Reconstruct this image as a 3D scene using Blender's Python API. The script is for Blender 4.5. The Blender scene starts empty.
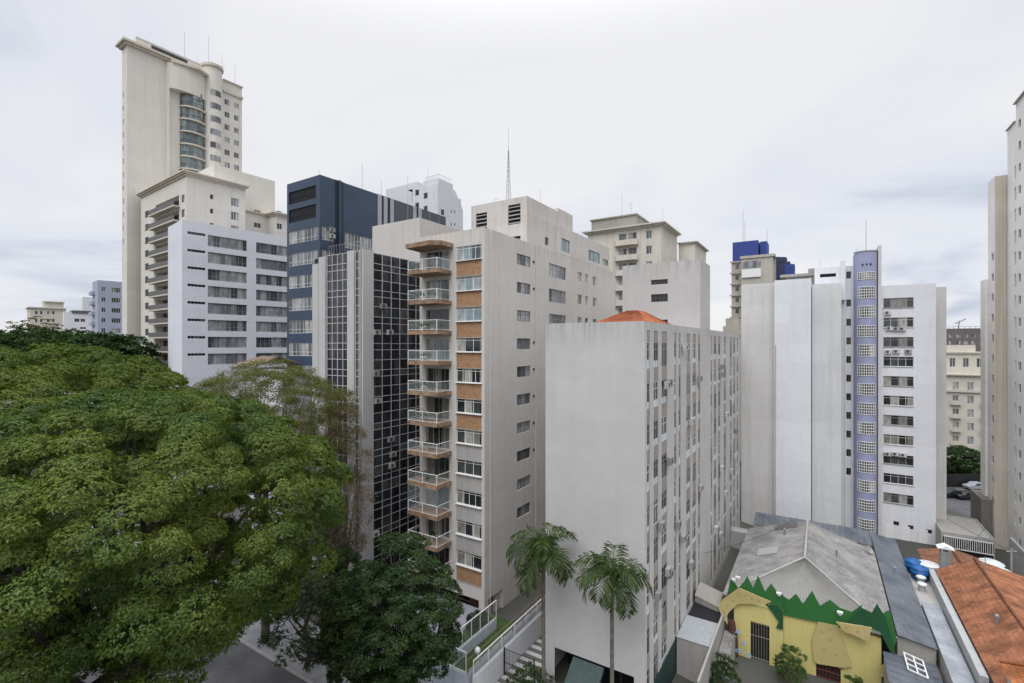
import bpy, math, random
import numpy as np
from mathutils import Matrix, Vector
random.seed(7); rng = np.random.default_rng(11)
S = bpy.context.scene; COL = S.collection
R = math.radians
# ------------------------------------------------------------------ camera, sky, sun, exposure
FL, CX, HY, H = 484.0, 512.0, 345.0, 27.0
cd = bpy.data.cameras.new('camera'); cam = bpy.data.objects.new('camera', cd); COL.objects.link(cam)
cam.location = (0, 0, H); cam.rotation_euler = (R(90), 0, 0)
cd.sensor_width = 36; cd.lens = FL/1024*36; cd.shift_y = 3.5/1024; cd.clip_start = .1; cd.clip_end = 9000
S.camera = cam
S.view_settings.view_transform = 'Standard'; S.view_settings.look = 'None'
S.view_settings.exposure = 0.27; S.view_settings.gamma = 1
w = bpy.data.worlds.new('World'); S.world = w; w.use_nodes = True
nt = w.node_tree; N = nt.nodes; Lk = nt.links; N.clear()
out = N.new('ShaderNodeOutputWorld'); bg = N.new('ShaderNodeBackground'); bg.inputs[1].default_value = .1
sky = N.new('ShaderNodeTexSky'); sky.sky_type = 'NISHITA'; sky.sun_disc = False
sky.sun_elevation = R(50); sky.sun_rotation = R(206)
tc = N.new('ShaderNodeTexCoord'); sep = N.new('ShaderNodeSeparateXYZ'); Lk.new(tc.outputs['Generated'], sep.inputs[0])
# cloud layer: direction projected on a plane overhead, so clouds flatten towards the horizon
zz = N.new('ShaderNodeMath'); zz.operation = 'MAXIMUM'; zz.inputs[1].default_value = 0; Lk.new(sep.outputs[2], zz.inputs[0])
za = N.new('ShaderNodeMath'); za.operation = 'ADD'; za.inputs[1].default_value = .16; Lk.new(zz.outputs[0], za.inputs[0])
dv = N.new('ShaderNodeVectorMath'); dv.operation = 'DIVIDE'; Lk.new(tc.outputs['Generated'], dv.inputs[0])
cb = N.new('ShaderNodeCombineXYZ')
for i in range(3): Lk.new(za.outputs[0], cb.inputs[i])
Lk.new(cb.outputs[0], dv.inputs[1])
n1 = N.new('ShaderNodeTexNoise'); n1.inputs['Scale'].default_value = .75; n1.inputs['Detail'].default_value = 6; n1.inputs['Roughness'].default_value = .5
n1.inputs['Distortion'].default_value = .4
Lk.new(dv.outputs[0], n1.inputs['Vector'])
cr = N.new('ShaderNodeValToRGB'); e = cr.color_ramp.elements
e[0].position = .36; e[0].color = (.60, .65, .78, 1); e[1].position = .62; e[1].color = (.97, .97, .99, 1)
m_ = e.new(.46); m_.color = (.85, .875, .945, 1)
Lk.new(n1.outputs[0], cr.inputs[0])
# overcast luminance rises to the zenith (CIE overcast)
g1 = N.new('ShaderNodeMapRange'); g1.inputs['From Min'].default_value = 0; g1.inputs['From Max'].default_value = 1
g1.interpolation_type = 'SMOOTHSTEP'
g1.inputs['To Min'].default_value = 7.7; g1.inputs['To Max'].default_value = 27
g1.inputs['From Min'].default_value = .5
Lk.new(zz.outputs[0], g1.inputs['Value'])
ml = N.new('ShaderNodeVectorMath'); ml.operation = 'SCALE'; Lk.new(cr.outputs[0], ml.inputs[0]); Lk.new(g1.outputs[0], ml.inputs['Scale'])
mx = N.new('ShaderNodeMix'); mx.data_type = 'RGBA'; mx.inputs[0].default_value = .93
Lk.new(sky.outputs[0], mx.inputs[6]); Lk.new(ml.outputs[0], mx.inputs[7])
Lk.new(mx.outputs[2], bg.inputs[0]); Lk.new(bg.outputs[0], out.inputs[0])
sd = bpy.data.lights.new('sun', 'SUN'); sd.energy = 1.4; sd.angle = R(40); sd.color = (1, .97, .93)
so = bpy.data.objects.new('sun', sd); COL.objects.link(so)
_sd = Vector((math.sin(R(206))*math.cos(R(50)), math.cos(R(206))*math.cos(R(50)), math.sin(R(50))))
so.rotation_euler = _sd.to_track_quat('Z', 'Y').to_euler()

# ------------------------------------------------------------------ materials
MATS = {}
def newmat(name):
    m = bpy.data.materials.new(name); m.use_nodes = True; nt = m.node_tree
    return m, nt, nt.nodes['Principled BSDF']
def nd(nt, t, **k):
    n = nt.nodes.new(t)
    for a, b in k.items(): n.inputs[a.replace('_', ' ')].default_value = b
    return n
def rough_noise(nt, scale, vec=None, detail=5, mp=None, rough=.55):
    t = nt.nodes.new('ShaderNodeTexCoord'); src = t.outputs['Object']
    if mp:
        m = nt.nodes.new('ShaderNodeMapping'); m.inputs['Scale'].default_value = mp; nt.links.new(src, m.inputs[0]); src = m.outputs[0]
    n = nd(nt, 'ShaderNodeTexNoise', Scale=scale, Detail=detail, Roughness=rough); nt.links.new(src, n.inputs['Vector'])
    return n.outputs[0]
def ramp(nt, src, p0, c0, p1, c1):
    r = nt.nodes.new('ShaderNodeValToRGB'); e = r.color_ramp.elements
    e[0].position = p0; e[0].color = (*c0, 1); e[1].position = p1; e[1].color = (*c1, 1)
    nt.links.new(src, r.inputs[0]); return r.outputs[0]
def mix(nt, fac, a, b, mode='MIX'):
    m = nt.nodes.new('ShaderNodeMix'); m.data_type = 'RGBA'; m.blend_type = mode
    for s, i in ((fac, 0), (a, 6), (b, 7)):
        if isinstance(s, (int, float)): m.inputs[i].default_value = s
        elif isinstance(s, tuple): m.inputs[i].default_value = (*s, 1)
        else: nt.links.new(s, m.inputs[i])
    return m.outputs[2]
def bump(nt, b, src, st=.3, d=.02):
    n = nd(nt, 'ShaderNodeBump', Strength=st, Distance=d); nt.links.new(src, n.inputs['Height']); nt.links.new(n.outputs[0], b.inputs['Normal'])
def wall(name, c, dirt=.35, streak=.35, tint=(.42, .37, .30), rough=.85, tops=()):
    """painted or rendered wall: broad stains, vertical rain streaks, mottling"""
    if name in MATS: return MATS[name]
    m, nt, b = newmat(name)
    big = rough_noise(nt, .16, detail=6, rough=.65)
    f1 = ramp(nt, big, .42, (0,)*3, .68, (1,)*3)
    st = rough_noise(nt, 1.0, mp=(1.3, 1.3, .05), detail=6, rough=.7)
    f2 = ramp(nt, st, .50, (0,)*3, .72, (1,)*3)
    pat = rough_noise(nt, 1.1, detail=8, rough=.7)
    f3 = ramp(nt, pat, .35, (.955,)*3, .65, (1.02,)*3)
    col = mix(nt, 1.0, c, f3, 'MULTIPLY')
    # paint touched up bay by bay
    tq = nt.nodes.new('ShaderNodeTexCoord'); sq = nt.nodes.new('ShaderNodeSeparateXYZ'); nt.links.new(tq.outputs['Object'], sq.inputs[0])
    aq = nt.nodes.new('ShaderNodeMath'); nt.links.new(sq.outputs[0], aq.inputs[0]); nt.links.new(sq.outputs[1], aq.inputs[1])
    cq = nt.nodes.new('ShaderNodeCombineXYZ'); nt.links.new(aq.outputs[0], cq.inputs[0]); nt.links.new(sq.outputs[2], cq.inputs[1])
    kq = nt.nodes.new('ShaderNodeTexBrick'); nt.links.new(cq.outputs[0], kq.inputs['Vector']); kq.offset = .37
    for nm_, vv in (('Color1', 1.0), ('Color2', .93), ('Mortar', .90)): kq.inputs[nm_].default_value = (vv, vv, vv, 1)
    kq.inputs['Scale'].default_value = 1; kq.inputs['Brick Width'].default_value = 7.3; kq.inputs['Row Height'].default_value = 3.03; kq.inputs['Mortar Size'].default_value = .012
    col = mix(nt, 1.0, col, kq.outputs[0], 'MULTIPLY')
    dk = tuple(x*y*1.25 for x, y in zip(c, tint)); dk = tuple((x+y)/2 for x, y in zip(dk, c))
    a1 = nt.nodes.new('ShaderNodeMath'); a1.operation = 'MULTIPLY'; a1.inputs[1].default_value = dirt; nt.links.new(f1, a1.inputs[0])
    a2 = nt.nodes.new('ShaderNodeMath'); a2.operation = 'MULTIPLY'; a2.inputs[1].default_value = streak; nt.links.new(f2, a2.inputs[0])
    col = mix(nt, a1.outputs[0], col, dk); col = mix(nt, a2.outputs[0], col, tuple(x*.8 for x in dk))
    if tops:   # soot runs washed down from the parapet edge, of uneven length
        s3 = ramp(nt, rough_noise(nt, 1.0, mp=(2.6, 2.6, .12), detail=4, rough=.75), .46, (0,)*3, .66, (1,)*3)
        tc = nt.nodes.new('ShaderNodeTexCoord'); sp = nt.nodes.new('ShaderNodeSeparateXYZ'); nt.links.new(tc.outputs['Object'], sp.inputs[0])
        for zt in tops:
            mr = nt.nodes.new('ShaderNodeMapRange'); mr.inputs['From Min'].default_value = zt-2.2; mr.inputs['From Max'].default_value = zt; nt.links.new(sp.outputs[2], mr.inputs[0])
            lt = nt.nodes.new('ShaderNodeMath'); lt.operation = 'LESS_THAN'; lt.inputs[1].default_value = zt+.05; nt.links.new(sp.outputs[2], lt.inputs[0])
            a3 = nt.nodes.new('ShaderNodeMath'); a3.operation = 'MULTIPLY'; nt.links.new(mr.outputs[0], a3.inputs[0]); nt.links.new(lt.outputs[0], a3.inputs[1])
            a4 = nt.nodes.new('ShaderNodeMath'); a4.operation = 'MULTIPLY'; nt.links.new(a3.outputs[0], a4.inputs[0]); nt.links.new(s3, a4.inputs[1])
            a5 = nt.nodes.new('ShaderNodeMath'); a5.operation = 'MULTIPLY'; a5.inputs[1].default_value = .5; nt.links.new(a4.outputs[0], a5.inputs[0])
            col = mix(nt, a5.outputs[0], col, tuple(x*.42 for x in c))
    nt.links.new(col, b.inputs['Base Color']); b.inputs['Roughness'].default_value = rough
    b.inputs['Specular IOR Level'].default_value = .25
    bump(nt, b, rough_noise(nt, 9, detail=4), .25, .01)
    MATS[name] = m; return m
def plain(name, c, rough=.6, metal=0, var=.12, scale=3, spec=.4, bmp=0, obj=0):
    if name in MATS: return MATS[name]
    m, nt, b = newmat(name)
    n = rough_noise(nt, scale, detail=5)
    f = ramp(nt, n, .3, (1-var,)*3, .7, (1+var*.5,)*3)
    col = mix(nt, 1.0, c, f, 'MULTIPLY')
    if obj:
        oi = nt.nodes.new('ShaderNodeObjectInfo')
        col = mix(nt, 1.0, col, ramp(nt, oi.outputs['Random'], 0, (1-obj,)*3, 1, (1,)*3), 'MULTIPLY')
    nt.links.new(col, b.inputs['Base Color']); b.inputs['Roughness'].default_value = rough; b.inputs['Metallic'].default_value = metal
    b.inputs['Specular IOR Level'].default_value = spec
    if bmp: bump(nt, b, n, bmp, .02)
    MATS[name] = m; return m
def glass(name, stops, rough=.08, spec=.6):
    """window pane in front of an unlit room; the room or its curtain differs from window to window"""
    m, nt, b = newmat(name)
    oi = nt.nodes.new('ShaderNodeObjectInfo')
    r = nt.nodes.new('ShaderNodeValToRGB'); r.color_ramp.interpolation = 'CONSTANT'
    e = r.color_ramp.elements
    while len(e) > 1: e.remove(e[0])
    e[0].position = 0; e[0].color = (*stops[0][1], 1)
    for p, c in stops[1:]:
        q = e.new(p); q.color = (*c, 1)
    tc = nt.nodes.new('ShaderNodeTexCoord'); sp = nt.nodes.new('ShaderNodeSeparateXYZ'); nt.links.new(tc.outputs['Object'], sp.inputs[0])
    sm = nt.nodes.new('ShaderNodeMath'); sm.operation = 'ADD'; nt.links.new(sp.outputs[0], sm.inputs[0]); nt.links.new(sp.outputs[1], sm.inputs[1])
    dvd = nt.nodes.new('ShaderNodeMath'); dvd.operation = 'DIVIDE'; dvd.inputs[1].default_value = .95; nt.links.new(sm.outputs[0], dvd.inputs[0])
    fl_ = nt.nodes.new('ShaderNodeMath'); fl_.operation = 'FLOOR'; nt.links.new(dvd.outputs[0], fl_.inputs[0])
    rk = nt.nodes.new('ShaderNodeMath'); rk.operation = 'MULTIPLY'; rk.inputs[1].default_value = 91.7; nt.links.new(oi.outputs['Random'], rk.inputs[0])
    cv = nt.nodes.new('ShaderNodeCombineXYZ'); nt.links.new(fl_.outputs[0], cv.inputs[0]); nt.links.new(rk.outputs[0], cv.inputs[1])
    wn_ = nt.nodes.new('ShaderNodeTexWhiteNoise'); wn_.noise_dimensions = '2D'; nt.links.new(cv.outputs[0], wn_.inputs['Vector'])
    nt.links.new(wn_.outputs['Value'], r.inputs[0])
    n = rough_noise(nt, 1.0, mp=(1.6, 1.6, .7), detail=2)
    col = mix(nt, 1.0, r.outputs[0], ramp(nt, n, .35, (.65,)*3, .6, (1.1,)*3), 'MULTIPLY')
    nt.links.new(col, b.inputs['Base Color']); b.inputs['Roughness'].default_value = rough; b.inputs['Specular IOR Level'].default_value = spec
    n2 = rough_noise(nt, 1.3, detail=1); bump(nt, b, n2, .05, .05)
    MATS[name] = m; return m
def brick(name, c1, c2, mort, sc=1.0):
    m, nt, b = newmat(name)
    t = nt.nodes.new('ShaderNodeTexCoord'); s = nt.nodes.new('ShaderNodeSeparateXYZ'); nt.links.new(t.outputs['Object'], s.inputs[0])
    a = nt.nodes.new('ShaderNodeMath'); nt.links.new(s.outputs[0], a.inputs[0]); nt.links.new(s.outputs[1], a.inputs[1])
    c = nt.nodes.new('ShaderNodeCombineXYZ'); nt.links.new(a.outputs[0], c.inputs[0]); nt.links.new(s.outputs[2], c.inputs[1])
    k = nt.nodes.new('ShaderNodeTexBrick'); nt.links.new(c.outputs[0], k.inputs['Vector'])
    k.inputs['Color1'].default_value = (*c1, 1); k.inputs['Color2'].default_value = (*c2, 1); k.inputs['Mortar'].default_value = (*mort, 1)
    k.inputs['Scale'].default_value = sc; k.inputs['Brick Width'].default_value = .24; k.inputs['Row Height'].default_value = .08; k.inputs['Mortar Size'].default_value = .008
    col = mix(nt, 1.0, k.outputs[0], ramp(nt, rough_noise(nt, 2.5), .3, (.75,)*3, .7, (1.1,)*3), 'MULTIPLY')
    nt.links.new(col, b.inputs['Base Color']); b.inputs['Roughness'].default_value = .9
    MATS[name] = m; return m
def tile(name, c, c2, row=.38, across=.22):
    """clay tiles / sheet: rows laid in UV (u across, v up the slope, metres)"""
    m, nt, b = newmat(name)
    uv = nt.nodes.new('ShaderNodeUVMap')
    k = nt.nodes.new('ShaderNodeTexBrick'); nt.links.new(uv.outputs[0], k.inputs['Vector'])
    k.inputs['Color1'].default_value = (*c, 1); k.inputs['Color2'].default_value = (*c2, 1); k.inputs['Mortar'].default_value = (*[x*.55 for x in c], 1)
    k.inputs['Scale'].default_value = 1; k.inputs['Brick Width'].default_value = across; k.inputs['Row Height'].default_value = row; k.inputs['Mortar Size'].default_value = .018
    k.offset = 0
    n = rough_noise(nt, .7, detail=7, rough=.7)
    col = mix(nt, 1.0, k.outputs[0], ramp(nt, n, .32, (.45, .47, .5), .62, (1.1, 1.05, 1)), 'MULTIPLY')
    nt.links.new(col, b.inputs['Base Color']); b.inputs['Roughness'].default_value = .85
    b.inputs['Specular IOR Level'].default_value = .2
    MATS[name] = m; return m
def leafmat(name, c, c2, trans=.35, big=.35):
    m, nt, b = newmat(name); nt.nodes.remove(b)
    o = nt.nodes['Material Output']
    g = nt.nodes.new('ShaderNodeNewGeometry')
    n = rough_noise(nt, big, detail=4)
    col = mix(nt, ramp(nt, n, .38, (0,)*3, .62, (1,)*3), c, c2)
    col = mix(nt, 1.0, col, ramp(nt, g.outputs['Random Per Island'], 0, (.6,)*3, 1, (1.35, 1.3, 1.1)), 'MULTIPLY')
    d = nt.nodes.new('ShaderNodeBsdfDiffuse'); t = nt.nodes.new('ShaderNodeBsdfTranslucent'); gl = nt.nodes.new('ShaderNodeBsdfGlossy')
    gl.inputs['Roughness'].default_value = .5; gl.inputs['Color'].default_value = (.7, .75, .8, 1)
    nt.links.new(col, d.inputs[0])
    nt.links.new(mix(nt, 1.0, col, (1.25, 1.35, .5), 'MULTIPLY'), t.inputs[0])
    m1 = nt.nodes.new('ShaderNodeMixShader'); m1.inputs[0].default_value = trans; nt.links.new(d.outputs[0], m1.inputs[1]); nt.links.new(t.outputs[0], m1.inputs[2])
    m2 = nt.nodes.new('ShaderNodeMixShader'); m2.inputs[0].default_value = .018; nt.links.new(m1.outputs[0], m2.inputs[1]); nt.links.new(gl.outputs[0], m2.inputs[2])
    nt.links.new(m2.outputs[0], o.inputs['Surface'])
    MATS[name] = m; return m

# ------------------------------------------------------------------ mesh collector
class M:
    def __init__(s): s.v = []; s.f = []; s.mi = []; s.cur = 0; s.uv = {}
    def quad(s, *p, uv=None):
        n = len(s.v); s.v += [tuple(q) for q in p]; s.f.append(tuple(range(n, n+len(p)))); s.mi.append(s.cur)
        if uv: s.uv[len(s.f)-1] = uv
    def box(s, x0, x1, y0, y1, z0, z1):
        n = len(s.v); s.v += [(x0,y0,z0),(x1,y0,z0),(x1,y1,z0),(x0,y1,z0),(x0,y0,z1),(x1,y0,z1),(x1,y1,z1),(x0,y1,z1)]
        for a in ((0,3,2,1),(4,5,6,7),(0,1,5,4),(1,2,6,5),(2,3,7,6),(3,0,4,7)):
            s.f.append(tuple(n+i for i in a)); s.mi.append(s.cur)
    def prism(s, poly, z0, z1):
        n = len(s.v); k = len(poly)
        s.v += [(x, y, z0) for x, y in poly]+[(x, y, z1) for x, y in poly]
        for i in range(k):
            j = (i+1) % k; s.f.append((n+i, n+j, n+k+j, n+k+i)); s.mi.append(s.cur)
        s.f.append(tuple(range(n+k-1, n-1, -1))); s.f.append(tuple(range(n+k, n+2*k))); s.mi += [s.cur]*2
    def board(s, poly, y0, y1):   # outline in x-z, thickness along y
        n = len(s.v); k = len(poly)
        s.v += [(x, y0, z) for x, z in poly]+[(x, y1, z) for x, z in poly]
        for i in range(k):
            j = (i+1) % k; s.f.append((n+i, n+j, n+k+j, n+k+i)); s.mi.append(s.cur)
        s.f.append(tuple(range(n+k-1, n-1, -1))); s.f.append(tuple(range(n+k, n+2*k))); s.mi += [s.cur]*2
    def tube(s, pts, rad, k=6, cap=True):
        pts = [Vector(p) for p in pts]
        if not isinstance(rad, (list, tuple)): rad = [rad]*len(pts)
        n = len(s.v)
        for i, p in enumerate(pts):
            d = (pts[min(i+1, len(pts)-1)]-pts[max(i-1, 0)]).normalized()
            a = d.orthogonal().normalized() if abs(d.z) > .9 else d.cross(Vector((0, 0, 1))).normalized()
            if abs(d.z) > .9: a = (Vector((1, 0, 0))-d*d.x).normalized()
            b = d.cross(a)
            for j in range(k):
                t = 2*math.pi*j/k; s.v.append(tuple(p+(a*math.cos(t)+b*math.sin(t))*rad[i]))
        for i in range(len(pts)-1):
            for j in range(k):
                q = n+i*k; s.f.append((q+j, q+(j+1) % k, q+k+(j+1) % k, q+k+j)); s.mi.append(s.cur)
        if cap:
            s.f.append(tuple(n+(len(pts)-1)*k+j for j in range(k))); s.f.append(tuple(n+k-1-j for j in range(k))); s.mi += [s.cur]*2
    def lathe(s, prof, c=(0, 0, 0), k=20):
        n = len(s.v)
        for r, z in prof:
            for j in range(k):
                t = 2*math.pi*j/k; s.v.append((c[0]+r*math.cos(t), c[1]+r*math.sin(t), c[2]+z))
        for i in range(len(prof)-1):
            for j in range(k):
                q = n+i*k; s.f.append((q+j, q+(j+1) % k, q+k+(j+1) % k, q+k+j)); s.mi.append(s.cur)
        s.f.append(tuple(n+(len(prof)-1)*k+j for j in range(k))); s.mi.append(s.cur)
    def sheet(s, a, b, c, d, per=.25, amp=.04, thick=0, kind='sin'):
        """ribbed sheet a-b (low edge) d-c (high edge); ribs run from low to high edge"""
        a, b, c, d = map(Vector, (a, b, c, d)); L = max((b-a).length, (c-d).length); n = max(2, int(L/per))
        nm = (b-a).cross(d-a).normalized(); up = ((d-a).length+(c-b).length)/2
        pr = [(0, 0), (.25, 1), (.5, 0), (.75, -1)] if kind == 'sin' else [(0, 0), (.86, 0), (.89, 1), (.96, 1)]
        st = [(i+q, h*amp) for i in range(n) for q, h in pr]+[(n, 0)]
        prev = None
        for t, h in st:
            u = t/n; p = a.lerp(b, u)+nm*h; q = d.lerp(c, u)+nm*h
            if prev: s.quad(prev[0], p, q, prev[1], uv=[(prev[2]*L, 0), (u*L, 0), (u*L, up), (prev[2]*L, up)])
            prev = (p, q, u)
    def facade(s, pl, c, s0, s1, z0, z1, holes=(), d=.15):
        sg = {'F': (1, 0), 'B': (-1, 0), 'R': (-1, 1), 'L': (1, 1)}[pl]
        def P(t, z, dd=0):
            return (t, c+sg[0]*dd, z) if sg[1] == 0 else (c+sg[0]*dd, t, z)
        holes = [(max(a, s0), min(b, s1), max(e, z0), min(f, z1)) for a, b, e, f in holes]
        xs = sorted({round(q, 4) for h in holes for q in h[:2]} | {s0, s1}); zs = sorted({round(q, 4) for h in holes for q in h[2:]} | {z0, z1})
        flip = pl in ('B', 'L')
        def add(*p): s.quad(*(p[::-1] if flip else p))
        for zi in range(len(zs)-1):
            run = None
            for xi in range(len(xs)-1):
                mxx = (xs[xi]+xs[xi+1])/2; mz = (zs[zi]+zs[zi+1])/2
                hole = any(a < mxx < b and e_ < mz < f_ for a, b, e_, f_ in holes)
                if not hole and run is None: run = xs[xi]
                if run is not None and (hole or xi == len(xs)-2):
                    en = xs[xi] if hole else xs[xi+1]
                    add(P(run, zs[zi]), P(en, zs[zi]), P(en, zs[zi+1]), P(run, zs[zi+1])); run = None
        for a, b, e_, f_ in holes:
            add(P(a, e_), P(b, e_), P(b, e_, d), P(a, e_, d)); add(P(a, f_, d), P(b, f_, d), P(b, f_), P(a, f_))
            add(P(a, e_, d), P(a, f_, d), P(a, f_), P(a, e_)); add(P(b, e_), P(b, f_), P(b, f_, d), P(b, e_, d))
    def vol(s, x0, x1, y0, y1, z0, z1, F=(), Rr=(), L=(), B=(), d=.15, par=.5, th=.2, faces='FRLB'):
        if 'F' in faces: s.facade('F', y0, x0, x1, z0, z1, F, d)
        if 'B' in faces: s.facade('B', y1, x0, x1, z0, z1, B, d)
        if 'R' in faces: s.facade('R', x1, y0, y1, z0, z1, Rr, d)
        if 'L' in faces: s.facade('L', x0, y0, y1, z0, z1, L, d)
        if par:
            zr = z1-par; i = (x0+th, x1-th, y0+th, y1-th)
            s.quad((x0,y0,z1),(x1,y0,z1),(i[1],i[2],z1),(i[0],i[2],z1)); s.quad((x1,y0,z1),(x1,y1,z1),(i[1],i[3],z1),(i[1],i[2],z1))
            s.quad((x1,y1,z1),(x0,y1,z1),(i[0],i[3],z1),(i[1],i[3],z1)); s.quad((x0,y1,z1),(x0,y0,z1),(i[0],i[2],z1),(i[0],i[3],z1))
            s.quad((i[0],i[2],z1),(i[1],i[2],z1),(i[1],i[2],zr),(i[0],i[2],zr)); s.quad((i[1],i[2],z1),(i[1],i[3],z1),(i[1],i[3],zr),(i[1],i[2],zr))
            s.quad((i[1],i[3],z1),(i[0],i[3],z1),(i[0],i[3],zr),(i[1],i[3],zr)); s.quad((i[0],i[3],z1),(i[0],i[2],z1),(i[0],i[2],zr),(i[0],i[3],zr))
            s.quad((i[0],i[2],zr),(i[1],i[2],zr),(i[1],i[3],zr),(i[0],i[3],zr))
        else: s.quad((x0,y0,z1),(x1,y0,z1),(x1,y1,z1),(x0,y1,z1))
    def mesh(s, name, mats, smooth=False):
        me = bpy.data.meshes.new(name); me.from_pydata(s.v, [], s.f)
        for m in (mats if isinstance(mats, (list, tuple)) else [mats]): me.materials.append(m)
        if any(s.mi): me.polygons.foreach_set('material_index', s.mi)
        if s.uv:
            l = me.uv_layers.new(name='UVMap')
            for fi, uvs in s.uv.items():
                for li, q in zip(me.polygons[fi].loop_indices, uvs): l.data[li].uv = q
        if smooth: me.polygons.foreach_set('use_smooth', [True]*len(s.f))
        me.update(); return me
    def build(s, name, mats, parent=None, smooth=False, loc=None, rz=0):
        return link(name, s.mesh(name, mats, smooth), parent, loc, rz)
def link(name, data, parent=None, loc=None, rz=0):
    o = bpy.data.objects.new(name, data); COL.objects.link(o)
    if parent: o.parent = parent
    if loc is not None: o.location = loc
    if rz: o.rotation_euler = (0, 0, rz)
    return o
def tag(o, label=None, cat=None, group=None, kind=None):
    if label: o['label'] = label
    if cat: o['category'] = cat
    if group: o['group'] = group
    if kind: o['kind'] = kind
    return o
def empty(name, loc, rz, label, cat, group=None):
    o = bpy.data.objects.new(name, None); COL.objects.link(o); o.location = loc; o.rotation_euler = (0, 0, rz); o.empty_display_size = .5
    return tag(o, label, cat, group)
def pt(px, py, h):      # world point seen at (px,py), h metres below the eye (negative: above)
    Y = FL*h/(py-HY); return Vector(((px-CX)/FL*Y, Y, H-h))
TH = R(32.5)
def uv(u, v, z=0):      # street grid: u away from the street front, v along it (to the left)
    return Vector((u*math.sin(TH)-v*math.cos(TH), u*math.cos(TH)+v*math.sin(TH), z))

# window meshes, shared
WC = {}
def win_mesh(w_, h_, n, fr, tr, sill):
    k = (round(w_, 2), round(h_, 2), n, fr.name, tr, sill)
    if k in WC: return WC[k]
    m = M(); t = .05
    m.box(0, w_, -.03, .03, 0, t); m.box(0, w_, -.03, .03, h_-t, h_)
    m.box(0, t, -.028, .028, t, h_-t); m.box(w_-t, w_, -.028, .028, t, h_-t)
    for i in range(1, n): x = w_*i/n; m.box(x-t*.5, x+t*.5, -.026, .026, t, h_-t)
    if tr:
        ts = tr if isinstance(tr, tuple) else (tr,)
        for q in ts: m.box(t, w_-t, -.022, .022, h_*q-t*.4, h_*q+t*.4)
    if sill: m.box(-.06, w_+.06, -.28, .0, -.07, -.002)
    g = M(); g.quad((t*.5, .0, t*.5), (w_-t*.5, .0, t*.5), (w_-t*.5, .0, h_-t*.5), (t*.5, .0, h_-t*.5))
    WC[k] = (m.mesh('window', fr), g, {}); return WC[k]
class B:
    def __init__(s, name, label, cat, px, Y, th=32.5, group=None, z=0):
        s.th = R(th); s.o = Vector(((px-CX)/FL*Y, Y)); s.ex = Vector((math.cos(s.th), -math.sin(s.th))); s.ey = Vector((math.sin(s.th), math.cos(s.th)))
        s.root = empty(name, (s.o.x, s.o.y, 0), -s.th, label, cat, group); s.w = []
    def _t(s, px, ax, c): d = Vector(((px-CX)/FL, 1)); return (c+s.o.dot(ax))/d.dot(ax), d
    def X(s, px, y0=0): t, d = s._t(px, s.ey, y0); return t*d.dot(s.ex)-s.o.dot(s.ex)
    def Y(s, px, x0=0): t, d = s._t(px, s.ex, x0); return t*d.dot(s.ey)-s.o.dot(s.ey)
    def ZF(s, px, py, y0=0): return H+(HY-py)*s._t(px, s.ey, y0)[0]/FL
    def ZR(s, px, py, x0=0): return H+(HY-py)*s._t(px, s.ex, x0)[0]/FL
    def world(s, x, y, z): q = s.o+s.ex*x+s.ey*y; return Vector((q.x, q.y, z))
    def win(s, pl, c, s0, s1, z0, z1, n=2, fr=None, gl=None, tr=0, sill=False, d=.12):
        s.w.append((pl, c, s0, s1, z0, z1, n, fr or MATS['alu'], gl or MATS['glass'], tr, sill, d)); return (s0, s1, z0, z1)
    def grid(s, pl, c, cols, rows, **k):
        return [s.win(pl, c, a, b, e, f, **k) for a, b in cols for e, f in rows]
    def finish(s, cap=98):
        def size(q):
            p = s.world(q[2], q[1], q[4]) if q[0] in 'FB' else s.world(q[1], q[2], q[4])
            return -(q[3]-q[2])*(q[5]-q[4])/max(1, (p-Vector((0, 0, H))).length_squared)
        ws = sorted(s.w, key=size); rest = M(); rm = []
        for i, (pl, c, s0, s1, z0, z1, n, fr, gl, tr, sill, d) in enumerate(ws):
            fm, g, pc = win_mesh(s1-s0, z1-z0, n, fr, tr, sill)
            sg = {'F': 1, 'B': -1, 'R': -1, 'L': 1}[pl]; cc = c+sg*d
            loc, rz = {'F': ((s0, cc, z0), 0), 'B': ((s1, cc, z0), math.pi), 'R': ((cc, s0, z0), math.pi/2), 'L': ((cc, s1, z0), -math.pi/2)}[pl]
            if i < cap:
                o = link('window', fm, s.root, loc, rz)
                if gl.name not in pc: pc[gl.name] = g.mesh('pane', gl)
                link('pane', pc[gl.name], o)
            else:
                mt = Matrix.Translation(loc) @ Matrix.Rotation(rz, 4, 'Z')
                for src, mm in ((fm, fr), (g, gl)):
                    if mm not in rm: rm.append(mm)
                    rest.cur = rm.index(mm); nb = len(rest.v)
                    vs = [q.co for q in src.vertices] if src is fm else src.v
                    fs = [tuple(q.vertices) for q in src.polygons] if src is fm else src.f
                    rest.v += [tuple(mt @ Vector(q)) for q in vs]
                    for f in fs: rest.f.append(tuple(nb+a for a in f)); rest.mi.append(rest.cur)
        if rm: o = rest.build('window_rows', rm, s.root); o['kind'] = 'stuff'
AC = {}
def ac_unit(root, loc, rz, w_=.8, h_=.55):
    if 'b' not in AC:
        m = M(); m.box(-.4, .4, -.34, 0, 0, .55); m.box(-.42, -.36, -.3, .02, -.06, -.002); m.box(.36, .42, -.3, .02, -.06, -.002)
        AC['b'] = m.mesh('air_conditioner', MATS['acwhite'])
        g = M(); g.lathe([(.21, 0), (.21, .012), (.02, .02)], k=14)
        AC['g'] = g.mesh('fan_grille', MATS['acdark'])
    o = link('air_conditioner', AC['b'], root, loc, rz)
    q = link('fan_grille', AC['g'], o, (-.1, -.342, .28)); q.rotation_euler = (math.pi/2, 0, 0)
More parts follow.
